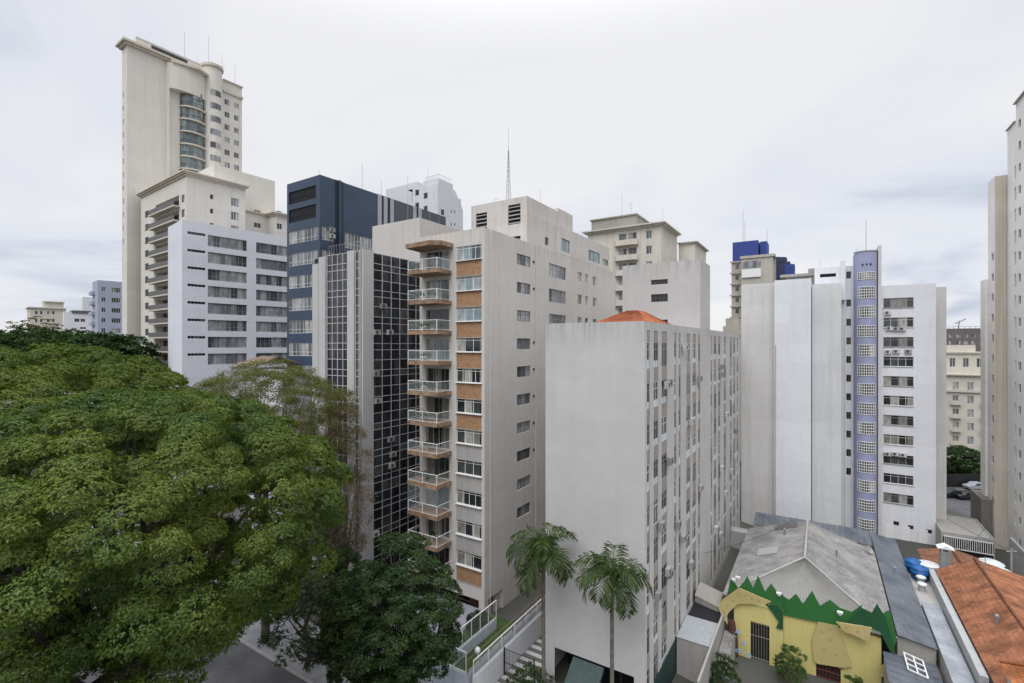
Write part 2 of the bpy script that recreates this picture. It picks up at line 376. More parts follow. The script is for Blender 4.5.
def rod(root, x, y, z0, z1, r=.03, name='antenna', arms=0):
    m = M(); m.tube([(x, y, z0), (x, y, z1)], [r, r*.6], 5)
    for i in range(arms): zz_ = z1-.2-.35*i; m.tube([(x-.5+.08*i, y, zz_), (x+.5-.08*i, y, zz_)], .015, 4)
    return m.build(name, MATS['steel'], root)
def cyc(lst): return lst
# base materials
plain('alu', (.62, .63, .63), .4, var=.1); plain('frame_dark', (.10, .10, .10), .5); plain('frame_grey', (.30, .30, .29), .5)
plain('steel', (.30, .30, .31), .5, .3); plain('white', (.74, .74, .73), .5, var=.08); plain('acwhite', (.60, .60, .58), .55, var=.2, obj=.55)
plain('acdark', (.08, .08, .08), .6); plain('black', (.012, .012, .013), .6)
D_ = (.022, .025, .027)
glass('glass', [(0, D_), (.35, (.06, .065, .065)), (.55, (.20, .20, .18)), (.7, (.035, .04, .045)), (.88, (.34, .33, .30))])
glass('glass_dark', [(0, (.012, .014, .016)), (.5, (.02, .022, .024)), (.8, (.035, .037, .036)), (.94, (.12, .12, .11))])
glass('glass_blue', [(0, (.20, .27, .29)), (.35, (.28, .33, .35)), (.6, (.05, .07, .08)), (.8, (.33, .35, .36))])
glass('glass_curtain', [(0, (.26, .27, .28)), (.25, (.16, .17, .18)), (.45, (.06, .065, .07)), (.65, (.34, .34, .34)), (.85, (.10, .11, .12))])
# ------------------------------------------------------------------ ground, street
def zg(v): return 0.0 if v >= 20 else (-2.0 if v <= 9 else -2.0*(20-v)/11)
def strip(name, u0, u1, vs, dz, m, kind='structure', thick=0):
    g = M()
    for a, b in zip(vs[:-1], vs[1:]):
        p = [uv(u0, a, zg(a)+dz), uv(u1, a, zg(a)+dz), uv(u1, b, zg(b)+dz), uv(u0, b, zg(b)+dz)]
        g.quad(*p[::-1])
        if thick: q = [Vector((k.x, k.y, k.z-thick)) for k in p]; g.quad(p[0], p[3], q[3], q[0]); g.quad(p[1], q[1], q[2], p[2])
    o = g.build(name, m); o['kind'] = kind; return o
plain('earth', (.085, .085, .075), .95, var=.5, scale=.05)
m, nt, b = newmat('asphalt'); MATS['asphalt'] = m
c = mix(nt, ramp(nt, rough_noise(nt, .25, detail=8, rough=.7), .4, (0,)*3, .65, (1,)*3), (.075, .075, .08), (.13, .13, .135))
nt.links.new(mix(nt, 1.0, c, ramp(nt, rough_noise(nt, 30, detail=3), .3, (.75,)*3, .7, (1.2,)*3), 'MULTIPLY'), b.inputs['Base Color']); b.inputs['Roughness'].default_value = .85
m, nt, b = newmat('paving'); MATS['paving'] = m
c = mix(nt, ramp(nt, rough_noise(nt, .5, detail=8, rough=.75), .4, (0,)*3, .65, (1,)*3), (.22, .22, .23), (.34, .34, .35))
nt.links.new(c, b.inputs['Base Color']); b.inputs['Roughness'].default_value = .9
wall('concrete', (.40, .39, .37), .6, .5); wall('concrete_dark', (.14, .135, .13), .6, .6)
plain('patio', (.09, .088, .085), .9, var=.6, scale=.6)
strip('ground', -3000, 5000, [4000, 20, 9, -4000], 0, MATS['earth'])
strip('street', 12, 24, [200, 20, 9, -120], .004, MATS['asphalt'])
strip('sidewalk', 24, 29, [200, 20, 9, -120], .13, MATS['paving'], thick=.13)
kb = M()
for i in range(60):
    v = 60-i; 
    if v > 21: p = [uv(23.85, v, .14), uv(24, v, .14), uv(24, v-.96, .14), uv(23.85, v-.96, .14)]; kb.quad(*p[::-1]); q = [Vector((k.x, k.y, 0)) for k in p]; kb.quad(p[0], p[3], q[3], q[0])
kb.build('kerb', MATS['concrete'])['kind'] = 'structure'
strip('side_road', 6, 12, [200, 20, 9, -120], .13, MATS['paving'], thick=.13).name = 'far_sidewalk'

# ------------------------------------------------------------------ balcony building
W = wall('wall_beige', (.59, .56, .525), .28, .25, tops=(38.45, 43.9, 41.95))
W2 = wall('wall_side', (.50, .475, .445), .35, .30)
brick('brick', (.43, .235, .115), (.33, .165, .08), (.30, .24, .18))
plain('slab_tan', (.30, .20, .13), .85, var=.5, scale=1.5); wall('slab_under', (.33, .29, .25), .5, .3)
b = B('apartment_building', 'beige apartment block with orange brick panels and glass railed balconies on its corner', 'building', 484.5, 47, group=None)
z0w = [36.87-3.05*k for k in range(11)]
FX0, FX1 = b.X(456.5), b.X(481.5)
bx0, bx1 = -8.0, -4.1
holesF = [(FX0, FX1, z-3.0, z) for z in z0w[:-1]]+[(FX0, FX1, z0w[-1]-3.0, z0w[-1])]
hd = [(bx0+.4, bx1-.35, z-2.3, z-.1) for z in z0w]          # balcony doors
for i, z in enumerate(z0w): b.win('F', 0, FX0, FX1, z-1.4, z, n=3 if i % 4 else 4, fr=MATS['white'], gl=MATS['glass_blue' if i < 3 else 'glass'], tr=.82, d=.10, sill=True)
for i, z in enumerate(z0w): b.win('F', 0, *hd[i][:2], z-2.3, z-.1, n=4, fr=MATS['frame_grey' if i % 3 else 'alu'], gl=MATS['glass_blue' if i in (0, 1, 3, 8) else 'glass'], d=.3)
s1, s2 = (b.Y(517), b.Y(530.5)), (b.Y(549), b.Y(566))
rs = [(z-1.16, z) for z in z0w[:-1]]
HR = b.grid('R', 0, [s1], rs, n=3, fr=MATS['frame_dark'], gl=MATS['glass_curtain'], tr=.62, d=.14)
HR += b.grid('R', 0, [s2], [(z-1.6, z) for z in z0w[:-1]], n=4, fr=MATS['frame_grey'], gl=MATS['glass_curtain'], tr=(.3, .6), d=.14)
for p0, p1 in ((577.6, 581.8), (585, 588), (592.9, 596.5)):
    HR += b.grid('R', 0, [(b.Y(p0), b.Y(p1))], [(z-1.3, z) for z in z0w[:-1]], n=1, fr=MATS['white'], gl=MATS['glass'], d=.14)
m = M(); m.vol(-8.5, 0, 0, 35.4, 2.0, 38.45, F=holesF+hd, Rr=HR, par=.9, d=.34)
m.facade('F', .004, -8.5, 0, 2.0, 2.0); 
# base set back under the first floor
m.box(-8.3, -.3, 2.2, 35, -2.2, 1.99); m.box(-8.45, -7.9, .1, .7, 0, 1.995); m.box(-.7, -.02, .02, .7, -.2, 1.995)
m.box(-.32, -.01, 3.2, 35.2, -2.2, 1.995)
m.build('wall', W, b.root)
for z in z0w:
    i = z0w.index(z); q = M(); q.box(FX0+.005, FX1-.005, .06, .33, z-3.0 if i < 10 else z-3.0, z-1.475)
    (q.build('brick_panel', MATS['brick'], b.root) if (i < 6 or i == 10) else q.build('render_panel', wall('panel_grey', (.42, .41, .40), .6, .4), b.root))
    if i < 11: q = M(); q.box(FX0-.05, FX1+.05, -.06, .05, z-3.06, z-3.0); q.build('ledge', MATS['concrete'], b.root)
# right wall reads as its own, greyer coat of paint below the parapet band
# balconies
glr, nt, bs = newmat('rail_glass'); bs.inputs['Base Color'].default_value = (.55, .62, .62, 1); bs.inputs['Roughness'].default_value = .12
bs.inputs['Alpha'].default_value = .15; bs.inputs['Specular IOR Level'].default_value = .25; MATS['rail_glass'] = glr
leafmat('leaf_plant', (.05, .10, .03), (.09, .14, .04))
def puff(m, c, r, n=60, s=.12):
    for _ in range(n):
        a = Vector((random.gauss(0, 1), random.gauss(0, 1), random.gauss(0, 1))).normalized()*r*random.random()**.4
        p = Vector(c)+Vector((a.x, a.y, abs(a.z) if random.random() < .8 else a.z)); d = (a+Vector((0, 0, .3*r))).normalized(); t = d.orthogonal().normalized()*s*.35
        t.rotate(Matrix.Rotation(random.random()*6.28, 3, d)); m.quad(p, p+d*s*.5+t, p+d*s, p+d*s*.5-t)
for i in range(-1, 11):
    zs = (z0w[i]-2.35) if i >= 0 else 37.3
    q = M()
    if i < 0: q.prism([(-8.45, 0), (-8.3, -2.3), (-4.9, -2.5), (-3.9, -1.8), (-3.9, 0)], zs-.45, zs)
    else:
        q.prism([(bx0-.1, 0), (bx0-.1, -2.25), (bx1, -2.25), (bx1, 0)], zs-.36, zs)
    sl = q.build('balcony_slab', MATS['slab_tan'], b.root)
    if i < 0: continue
    q = M(); t = .03
    for (xa, ya, xb, yb) in ((bx0, -2.2, bx1-.05, -2.2), (bx1-.05, -2.2, bx1-.05, 0), (bx0, 0, bx0, -2.2)):
        q.tube([(xa, ya, zs+1.05), (xb, yb, zs+1.05)], .035, 6); q.tube([(xa, ya, zs+.12), (xb, yb, zs+.12)], .025, 5)
    for x, y in ((bx0, -2.2), ((bx0+bx1)/2, -2.2), (bx1-.05, -2.2), (bx1-.05, -.02), (bx0, -.02)): q.box(x-t, x+t, y-t, y+t, zs, zs+1.05)
    rl = q.build('railing', MATS['white'], sl)
    g = M(); a, c2 = zs+.16, zs+1.0
    g.quad((bx0, -2.2, a), (bx1-.05, -2.2, a), (bx1-.05, -2.2, c2), (bx0, -2.2, c2)); g.quad((bx1-.05, -2.2, a), (bx1-.05, 0, a), (bx1-.05, 0, c2), (bx1-.05, -2.2, c2))
    g.build('railing_glass', glr, sl)
    if i in (1, 2, 3, 5, 6, 7, 9, 10, 4):
        for k in range(1+i % 3):
            np_ = 1+i % 3; x, y = bx0+.6+(bx1-bx0-1.2)*(k+.5+random.uniform(-.2, .2))/np_, random.uniform(-1.9, -.8)
            q = M(); q.lathe([(.12, 0), (.19, .32), (.16, .32)], (0, 0, 0), 10); po = q.build('plant_pot', MATS['brick'] if k % 2 else MATS['concrete'])
            po.location = b.world(x, y, zs+.002); q = M(); puff(q, (0, 0, .5), random.uniform(.3, .55), 110, .2); q.build('foliage', MATS['leaf_plant'], po)
            tag(po, '%s potted plant on the balcony %s' % ({1: ('only',), 2: ('left-hand', 'right-hand'), 3: ('leftmost', 'middle', 'rightmost')}[np_][k], ('at the top', 'second from the top', 'third from the top', 'fourth from the top', 'fifth from the top', 'sixth from the top', 'seventh from the top', 'eighth from the top', 'ninth from the top', 'tenth from the top', 'lowest down')[i]), 'potted plant', 'potted plants on the balconies')
# enclosed balcony (glazed screen) on the ninth level
zs = z0w[8]-2.35
q = M()
for k in range(5): x = bx0+(bx1-bx0)*k/4; q.box(x-.02, x+.02, -2.22, -2.18, zs+1.05, zs+2.65)
q.box(bx0, bx1, -2.23, -2.17, zs+2.6, zs+2.68)
q.build('balcony_screen', MATS['frame_grey'], b.root)
q = M(); q.quad((bx0, -2.2, zs+1.06), (bx1-.05, -2.2, zs+1.06), (bx1-.05, -2.2, zs+2.66), (bx0, -2.2, zs+2.66)); q.quad((bx1-.05, -2.2, zs+1.06), (bx1-.05, 0, zs+1.06), (bx1-.05, 0, zs+2.66), (bx1-.05, -2.2, zs+2.66)); q.build('screen_glass', glr, b.root)
# penthouse
PH = []
lou = [(b.X(475.8, 8.9), b.X(487, 8.9), 40.6, 42.9), (b.X(508, 8.9), b.X(520.5, 8.9), 40.9, 43.2)]
lo2 = [(b.X(513, 8.9), b.X(520.5, 8.9), 38.3, 39.5)]
small = [b.win('R', -.5, b.Y(545, -.5), b.Y(548.5, -.5), b.ZR(546, 245, -.5), b.ZR(546, 237, -.5), n=1, fr=MATS['frame_grey'])]
m = M(); m.vol(-8.4, -.5, 8.9, 16.4, 37.6, 43.9, F=lou+lo2, Rr=small, par=.3, d=.3)
h2 = []
for (p0, p1, ya, yb, n) in ((561.5, 569.7, 239.5, 252, 2), (588.7, 599.8, 251.5, 262, 2), (602.5, 608, 259.5, 265, 2)):
    h2.append(b.win('R', .003, b.Y(p0), b.Y(p1), b.ZR((p0+p1)/2, yb), b.ZR((p0+p1)/2, ya), n=n, fr=MATS['frame_dark'], gl=MATS['glass_blue' if p0 < 600 else 'glass']))
m.vol(-8, .003, 16, 33, 38.46, 41.95, Rr=h2, par=.3, d=.2)
m.vol(-4, -.4, 16.42, 20.7, 41.6, 44.3, par=0)
m.build('penthouse', W, b.root)
for k, (a, c_, e, f) in enumerate(lou+lo2):
    q = M(); q.quad((a, 9.18, e), (c_, 9.18, e), (c_, 9.18, f), (a, 9.18, f)); q.build('vent_back', MATS['black'], b.root)
    q = M(); n = int((f-e)/.42)
    for j in range(n): z = e+(j+.5)*(f-e)/n; q.quad((a+.02, 8.95, z-.14), (c_-.02, 8.95, z-.14), (c_-.02, 9.12, z+.05), (a+.02, 9.12, z+.05))
    q.build('louvre', MATS['frame_grey'], b.root)
q = M(); q.lathe([(.45, 0), (.45, .3), (.38, .3), (.36, .08)], k=14); o = q.build('exhaust_fan', MATS['frame_dark'], b.root, (0.0, b.Y(573.5), b.ZR(573.5, 247))); o.rotation_euler = (0, math.pi/2, 0)
m = M(); m.box(.0, .004, 0, 1, 0, 1)
# lattice mast and aerials
x, y = b.X(508.5, 14), 14; q = M()
zt = 52.0; z = 43.6
for k in range(3):
    t = k*2.094; q.tube([(x+.45*math.cos(t), y+.45*math.sin(t), z), (x+.05*math.cos(t), y+.05*math.sin(t), zt)], .035, 4)
for j in range(13):
    f0, f1 = j/14, (j+1)/14
    for k in range(3):
        t, t2 = k*2.094, (k+1)*2.094; r0, r1 = .45-.4*f0, .45-.4*f1
        q.tube([(x+r0*math.cos(t), y+r0*math.sin(t), z+(zt-z)*f0), (x+r1*math.cos(t2), y+r1*math.sin(t2), z+(zt-z)*f1)], .018, 3)
q.tube([(x, y, zt-.4), (x, y, zt+3)], [.03, .015], 4)
q.build('lattice_mast', MATS['steel'], b.root)
rod(b.root, b.X(496, 12), 12, 43.5, 45.5, arms=2); rod(b.root, -1.6, 14, 43.5, 46.2, .02); rod(b.root, -2.5, 1.5, 38, 40, .015); rod(b.root, -6.8, 1.2, 38, 41.5, .015)
q = M(); q.tube([(0.05, .9, .3), (0.05, .9, 38.3)], .045, 5); q.tube([(.05, b.Y(535.5), -1), (.05, b.Y(535.5), 38)], .04, 5); q.build('drainpipe', MATS['alu'], b.root)
# dark vents beside the small windows
q = M()
for k, (a, e) in enumerate(rs[:8]):
    if k != 2: q.box(.0, .06, s1[1]+.55, s1[1]+.85, e-.55, e-.3)
q.build('wall_vent', MATS['black'], b.root)
# ground floor entrance glazing
for k in range(3): b.win('F', 2.2, -7.6+2.2*k, -5.6+2.2*k, .15, 1.85, n=2, fr=MATS['alu'], gl=MATS['glass_dark'], d=-.02)
q = M(); q.box(-3.1, -.5, 1.9, 2.15, .1, 1.9); q.build('timber_panel', MATS['brick'], b.root)
b.finish(); BAL = b

# garden terrace, railings, drive
def wb(name, pts, z0, z1, t, m, label, cat='wall'):   # free wall along street-grid points
    g = M()
    for (u0, v0), (u1, v1) in zip(pts[:-1], pts[1:]):
        a, c_ = Vector((u0, v0)), Vector((u1, v1)); d = (c_-a).normalized(); n_ = Vector((-d.y, d.x))*t/2
        P = [a-n_, a+n_, c_+n_, c_-n_]; lo = [uv(p.x, p.y, z0) for p in P]; hi = [uv(p.x, p.y, z1) for p in P]
        g.quad(*hi[::-1]); g.quad(*lo)
        for i in range(4): j = (i+1) % 4; g.quad(lo[j], lo[i], hi[i], hi[j])
    o = g.build(name, m); return tag(o, label, cat)
wall('lattice_wall', (.55, .58, .64), .3, .5)
wb('garden_wall', [(29, 36), (29, 22.55), (62, 22.55)], 0, 2.15, .25, wall('wall_pale', (.50, .53, .58), .3, .5), 'pale blue-grey wall holding up the front garden by the drive')
wb('drive_wall', [(29, 21.9), (62, 21.9)], 0, 2.1, .2, wall('wall_white', (.66, .67, .69), .3, .3), 'white wall along the left edge of the striped drive')
g = M(); p = [uv(29.1, 36, 1.2), uv(38.1, 36, 1.2), uv(38.1, 22.6, 1.2), uv(29.1, 22.6, 1.2)]; g.quad(*p)
plain('lawn', (.045, .085, .02), .95, var=.5, scale=2); o = g.build('lawn', MATS['lawn']); o['kind'] = 'stuff'
g = M(); p = [uv(31, 35.8, 1.22), uv(38.2, 35.8, 1.22), uv(38.2, 27.2, 1.22), uv(31, 27.2, 1.22)]; g.quad(*p); g.build('entrance_patio', wall('patio_pale', (.32, .32, .36), .4, .1))['kind'] = 'structure'
def fence(name, pts, zb, zt, mat, label, posts=1.0, infill=None, rr=.04):
    root = empty(name, tuple(uv(*pts[0], zb)), 0, label, 'fence'); o0 = uv(*pts[0], zb)
    for (u0, v0), (u1, v1) in zip(pts[:-1], pts[1:]):
        L = math.hypot(u1-u0, v1-v0); n = max(1, round(L/posts)); g = M()
        g.tube([uv(u0, v0, zt)-o0, uv(u1, v1, zt)-o0], rr*1.2, 6); g.build('rail', mat, root); g = M(); g.tube([uv(u0, v0, zb+.08)-o0, uv(u1, v1, zb+.08)-o0], rr, 5); g.build('rail', mat, root)
        for i in range(n+1):
            f = i/n; g = M(); g.tube([uv(u0+(u1-u0)*f, v0+(v1-v0)*f, zb)-o0, uv(u0+(u1-u0)*f, v0+(v1-v0)*f, zt)-o0], rr, 5); g.build('post', mat, root)
        if infill:
            g = M(); k = int(L/.14)
            for i in range(k): f = (i+.5)/k; q = uv(u0+(u1-u0)*f, v0+(v1-v0)*f, 0); g.tube([(q.x-o0.x, q.y-o0.y, .1), (q.x-o0.x, q.y-o0.y, zt-zb)], .012, 3, False)
            g.build('bars', infill, root)
    return root
fence('railing_fence', [(29, 22.6), (29, 24.9), (36.4, 24.9)], 2.15, 3.75, MATS['white'], 'white railing with tall panels round the front garden', 1.15, MATS['frame_grey'])
wb('garden_divider', [(29.1, 24.9), (36.4, 24.9)], 1.2, 2.1, .12, MATS['lattice_wall'], 'low grey wall under the far garden railing')
plain('rust_brown', (.20, .12, .085), .7, var=.3)
fence('railing_fence', [(29, 22.45), (56, 22.45)], 2.2, 3.2, MATS['rust_brown'], 'brown metal railing along the garden beside the apartment block', 1.6)
fence('railing_fence', [(29, 21.9), (56, 21.9)], 2.12, 3.35, MATS['white'], 'white railing with fine bars on top of the drive wall', 1.9, MATS['alu'])
g = M(); g.lathe([(.04, 0), (.04, .35), (.13, .40), (.22, .55), (.22, .68), (.12, .82), (.02, .86)], k=14); o = g.build('globe_lamp', MATS['white'], smooth=True); o.location = uv(30, 22.25, 2.9); tag(o, 'white globe lamp on the garden wall by the brown railing', 'lamp')
g = M(); rr_ = uv(29, 20.4, 0)
for i in range(40):
    u = 29.6+i*.95; ve = 17.2 if u < 33.9 else 19.3; g.quad(*[uv(a, v, .145) for a, v in ((u, 21.75), (u, ve), (u+.45, ve), (u+.45, 21.75))])
wall('stripe_white', (.55, .55, .54), .7, .4)
g.build('drive_stripes', MATS['stripe_white'])['kind'] = 'structure'
g = M(); g.quad(*[uv(a, v, .14) for a, v in ((29, 21.8), (29, 17), (34.4, 17), (34.4, 21.8))]); g.quad(*[uv(a, v, .14) for a, v in ((34.4, 21.8), (34.4, 19.15), (70, 19.15), (70, 21.8))]); g.quad(*[uv(a, v, z) for a, v, z in ((29, 17, .14), (29, 17, -1.5), (34.4, 17, -1.5), (34.4, 17, .14))]); g.build('driveway', MATS['concrete_dark'])['kind'] = 'structure'
g = M(); o0 = uv(32.9, 19.9, .15)
for v in (21.7, 18.9): g.tube([uv(32.9, v, .15)-o0, uv(32.9, v, 2.4)-o0], .06, 6)
for z in (.3, 1.2, 2.3): g.tube([uv(32.9, 21.7, z)-o0, uv(32.9, 18.9, z)-o0], .03, 5)
for k in range(20): v = 21.6-.135*k; g.tube([uv(32.9, v, .3)-o0, uv(32.9, v, 2.3)-o0], .012, 4)
o = g.build('driveway_gate', MATS['black']); o.location = o0; tag(o, 'black barred gate across the striped drive', 'gate')

# ------------------------------------------------------------------ grey slab block
G = wall('wall_grey', (.53, .52, .51), .4, .12, tops=(28.74, 36.1))
G2 = wall('wall_grey_side', (.58, .56, .53), .3, .25)
b = B('office_building', 'plain grey block with a blank end wall and many narrow windows down its side', 'building', 645, 35.05)
w0 = b.X(545.5); yend = b.Y(740)
cols = [(646.4, 649.9), (653.2, 658.5), (661.2, 667.2), (673.8, 676.4), (678.2, 680.8), (686.0, 690.4), (692.2, 696.2), (697.8, 700.2)]
cols2 = [(710.4, 712.2), (713.4, 716.4), (717.8, 720.4), (723.4, 726), (729.6, 731.8), (733, 735.2), (736.6, 738.2)]
C = [(b.Y(a), b.Y(c_)) for a, c_ in cols+cols2]
zt = 28.1; zr = [27.2-3.02*k for k in range(9)]
strips = [(a, c_, -.6, zt) for a, c_ in C]
und = (b.X(554.6), b.X(634), -2.0, 2.65)
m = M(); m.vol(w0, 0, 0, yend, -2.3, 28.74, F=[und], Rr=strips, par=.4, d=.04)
m.build('wall', G, b.root)
wn = []
for (a, c_) in C:
    for k, z in enumerate(zr):
        wn.append(b.win('R', -.03, a+.01, c_-.01, z-1.95, z, n=2 if c_-a > .9 else 1, fr=MATS['frame_grey' if (k+int(a)) % 3 else 'alu'], gl=MATS['glass_dark'], tr=(.72,), d=.04))
m = M(); m.facade('R', -.032, .2, yend-.2, -.7, zt+.05, wn, .06); m.build('spandrel_wall', wall('spandrel', (.33, .31, .285), .5, .4), b.root)
# white lower lights behind some windows
for (a, c_) in C:
    for z in zr:
        if random.random() < .62: m = M(); m.box(-.066, -.055, a+.06, c_-.06, z-1.9, z-1.9+random.choice((.35, .5, .5, .62))); m.build('lower_light_panel', plain('panel_blue', (.55, .62, .66), .4), b.root)
# projecting fins
m = M()
for a, c_ in C: 
    m.box(.0, .035, a-.16, a-.005, -.8, zt+.02); m.box(.0, .035, c_+.005, c_+.16, -.8, zt+.02) if (c_-a) > 1 else None
m.build('fin', G2, b.root)
# lift and stair tower
y0, y1 = b.Y(700.3), b.Y(710); xl = b.X(622.5, y0)
hx = [(b.X(651, y0), b.X(668, y0), b.ZF(660, 284+dy, y0), b.ZF(660, 281+dy-3, y0)) for dy in (0,)]
hx = [(b.X(651, y0), b.X(667.8, y0), b.ZF(659, c1, y0), b.ZF(659, c0, y0)) for c0, c1 in ((279.5, 284.3), (294, 301.8), (319.7, 328))]
m = M(); m.vol(xl, .004, y0, y1, 28.2, b.ZR(700.3, 259.0), F=hx, par=.3, d=.25); m.facade('R', .002, y0, y1, -2.2, 28.2); m.build('stair_tower', G, b.root)
for a, c_, e, f in hx: b.win('F', y0, a, c_, e, f, n=4, fr=MATS['frame_dark'], gl=MATS['glass_dark'], tr=.5, d=.2)
m = M(); ax, ay = (b.X(613, 11), 11)
x0, x1, ya, yb = w0+.5, -.9, 4.5, 17; zb, za = 28.34, 30.25; xm = (x0+x1)/2
tile('clay_orange', (.42, .14, .06), (.34, .11, .05))
for q in (((x0, ya, zb), (x1, ya, zb), (xm+.5, 10, za), (xm-.5, 10, za)), ((x1, ya, zb), (x1, yb, zb), (xm+.5, 12, za), (xm+.5, 10, za)), ((x1, yb, zb), (x0, yb, zb), (xm-.5, 12, za), (xm+.5, 12, za)), ((x0, yb, zb), (x0, ya, zb), (xm-.5, 10, za), (xm-.5, 12, za))): m.sheet(*q, per=.22, amp=.03)
m.quad((xm-.5, 10, za), (xm+.5, 10, za), (xm+.5, 12, za), (xm-.5, 12, za))
m.build('tiled_roof', MATS['clay_orange'], b.root)
# undercroft, awning, sign box
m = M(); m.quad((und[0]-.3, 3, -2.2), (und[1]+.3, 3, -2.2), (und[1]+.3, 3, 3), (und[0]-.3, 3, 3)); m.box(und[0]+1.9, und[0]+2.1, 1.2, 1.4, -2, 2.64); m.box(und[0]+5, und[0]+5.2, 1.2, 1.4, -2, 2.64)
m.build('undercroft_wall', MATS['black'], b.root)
a0, a1 = b.X(569, -.8), b.X(600, -.8)
m = M(); m.quad((a0, -2.0, 1.1), (a1, -2.0, 1.1), (a1, -.02, 2.5), (a0, -.02, 2.5)); m.quad((a0, -2.0, .85), (a1, -2.0, .85), (a1, -2.0, 1.1), (a0, -2.0, 1.1)); m.quad((a0, -2, 1.1), (a0, -.02, 2.5), (a0, -.02, 2.2), (a0, -2, .85)); m.quad((a1, -2, 1.1), (a1, -.02, 2.5), (a1, -.02, 2.2), (a1, -2, .85))
m.build('awning', plain('canvas_green', (.055, .085, .08), .8, var=.2), b.root)
m = M(); m.box(a1+.2, a1+1.5, -.5, -.1, -.4, 1.1); m.build('glazed_hatch', MATS['glass_blue'], b.root)
m = M(); m.box(und[0]+.9, und[0]+1.1, -1.6, -1.4, -2, 0.6); m.build('bollard', MATS['concrete'], b.root)
m = M(); m.box(.0, .05, 1.2, 9.5, -1.9, 1.35); m.build('side_shutter', plain('shutter_green', (.02, .05, .045), .6), b.root)
m = M(); m.box(.0, .05, 10.5, 15, -1.9, .6); m.build('side_hoarding', plain('ply_tan', (.30, .20, .13), .8), b.root)
for j, (px, py) in enumerate([(683, 347), (667, 382), (665, 384), (721, 366), (720, 374), (668, 459), (659.5, 523), (676, 522), (681, 536), (699, 486), (666, 568), (714, 527), (719, 533), (725, 414), (731, 400), (735, 430), (734, 455), (689, 562), (656, 592), (668, 570), (720, 467), (724, 492), (690, 420), (698, 378), (730, 470)]):
    ac_unit(b.root, (.12, b.Y(px)-.3, b.ZR(px, py)-.3), math.pi/2)
b.finish(); GB = b

# ------------------------------------------------------------------ black glass building
b = B('glass_office_building', 'black glass office block with pale stone pillars and a white grid of mullions', 'building', 362, 52.9)
st = wall('stone_pale', (.50, .49, .48), .3, .3); zt = 37.5
plain('mullion', (.55, .55, .56), .45, var=.1)
m = M(); m.vol(b.X(312.3), 0, .3, 27, 0, zt-.25, par=.3); m.build('core', MATS['black'], b.root)
m = M(); X = b.X
m.box(X(347.5), X(354.2), -.06, .49, 0, zt); m.box(X(319), X(325.5), -.06, .49, 0, zt-.2); m.box(X(312.3), X(318.2), .0, .49, 0, zt-.9)
m.box(X(359.5), -.0, -.02, .49, 0, zt); m.box(-.25, .18, -.02, b.Y(372.6), 0, zt+.02)
m.build('pillar', st, b.root)
def gridwall(b, pl, c, s0, s1, zt, ncol, name='glazing'):
    # storey: tall, tall, short lights
    ed = []; z = zt
    while z > .5:
        for h in (1.15, .72, 1.13): ed.append((z-h, z)); z -= h
    mu = M(); sg = {'F': -1, 'R': 1}[pl]
    def bx(a, e, f, g_, o0, o1):
        lo, hi = sorted((c+sg*o0, c+sg*o1))
        mu.box(a, e, lo, hi, f, g_) if pl == 'F' else mu.box(lo, hi, a, e, f, g_)
    for i in range(ncol+1): s = s0+(s1-s0)*i/ncol; bx(s-.035, s+.035, 0, zt, .02, .07)
    for e, f in ed: bx(s0, s1, f-.06, f, .02, .06)
    mu.build('mullion_grid', MATS['mullion'], b.root)
    # panes, each a little different: dark glass, blinds, open lights
    rows = {}
    for k in range(len(ed)//3):
        g = M(); g2 = M(); bl = []
        for e, f in ed[3*k:3*k+3]:
            for i in range(ncol):
                a, e2 = s0+(s1-s0)*i/ncol, s0+(s1-s0)*(i+1)/ncol; r = random.random()
                t = random.uniform(-.012, .006); q = g if r > .13 else g2
                P = lambda s, z, o: (s, c+sg*(.015+o), z) if pl == 'F' else (c+sg*(.015+o), s, z)
                g.quad(P(a, e, .0), P(e2, e, t+.012), P(e2, f, t+.012), P(a, f, .0))
                if q is g2: q = M(); bl.append(q); q.quad(P(a+.06, e+.02, t+.02), P(e2-.06, e+.02, t+.02), P(e2-.06, f-.08, t+.02), P(a+.06, f-.08, t+.02))
        w_ = g.build('window_row', MATS['glass_black'], b.root)
        for q in bl: q.build('blind', MATS['glass_blind'], w_)
glass('glass_black', [(0, (.010, .012, .014)), (.3, (.018, .022, .028)), (.6, (.028, .033, .042)), (.9, (.05, .055, .06))], .12, .5)
glass('glass_blind', [(0, (.05, .055, .06)), (.5, (.09, .095, .10)), (.8, (.07, .06, .055))], .2, .4)
gridwall(b, 'R', 0, b.Y(372.6), 22, zt-.15, 15)
gridwall(b, 'F', .2, X(326), X(347.2), zt-.1, 4); gridwall(b, 'F', .2, X(354.6), X(359.8), zt-.1, 2)
for px, py in ((384.5, 306), (378, 332), (391, 332), (377, 373), (379, 400), (392, 438), (394, 453), (377, 532), (393, 464)): ac_unit(b.root, (.1, b.Y(px)-.4, b.ZR(px, py)-.3), math.pi/2)
pw = b.X(372.4, 9)
m = M(); m.vol(pw, .0, 9, b.Y(462.5)+1, zt-.4, b.ZR(420, 217.6), par=.3); m.build('penthouse', wall('pent_pale', (.58, .55, .52), .35, .35), b.root)
m = M(); m.quad((.2, 7.2, 36.9), (.2, 10, 36.4), (2.4, 10, 36.2), (2.4, 7.2, 36.7)); m.build('canopy', MATS['steel'], b.root)
g = M()
for i in range(14): y = .4; x = X(326)+(-X(326))*i/13; g.tube([(x, y, zt), (x, y, zt+1)], .02, 4)
g.tube([(X(326), .4, zt+1), (0, .4, zt+1)], .025, 4); g.build('roof_railing', MATS['steel'], b.root)
rod(b.root, -3, 10, 42, 49, .03); rod(b.root, -1, 12, 42, 45, .02)
b.finish(); 

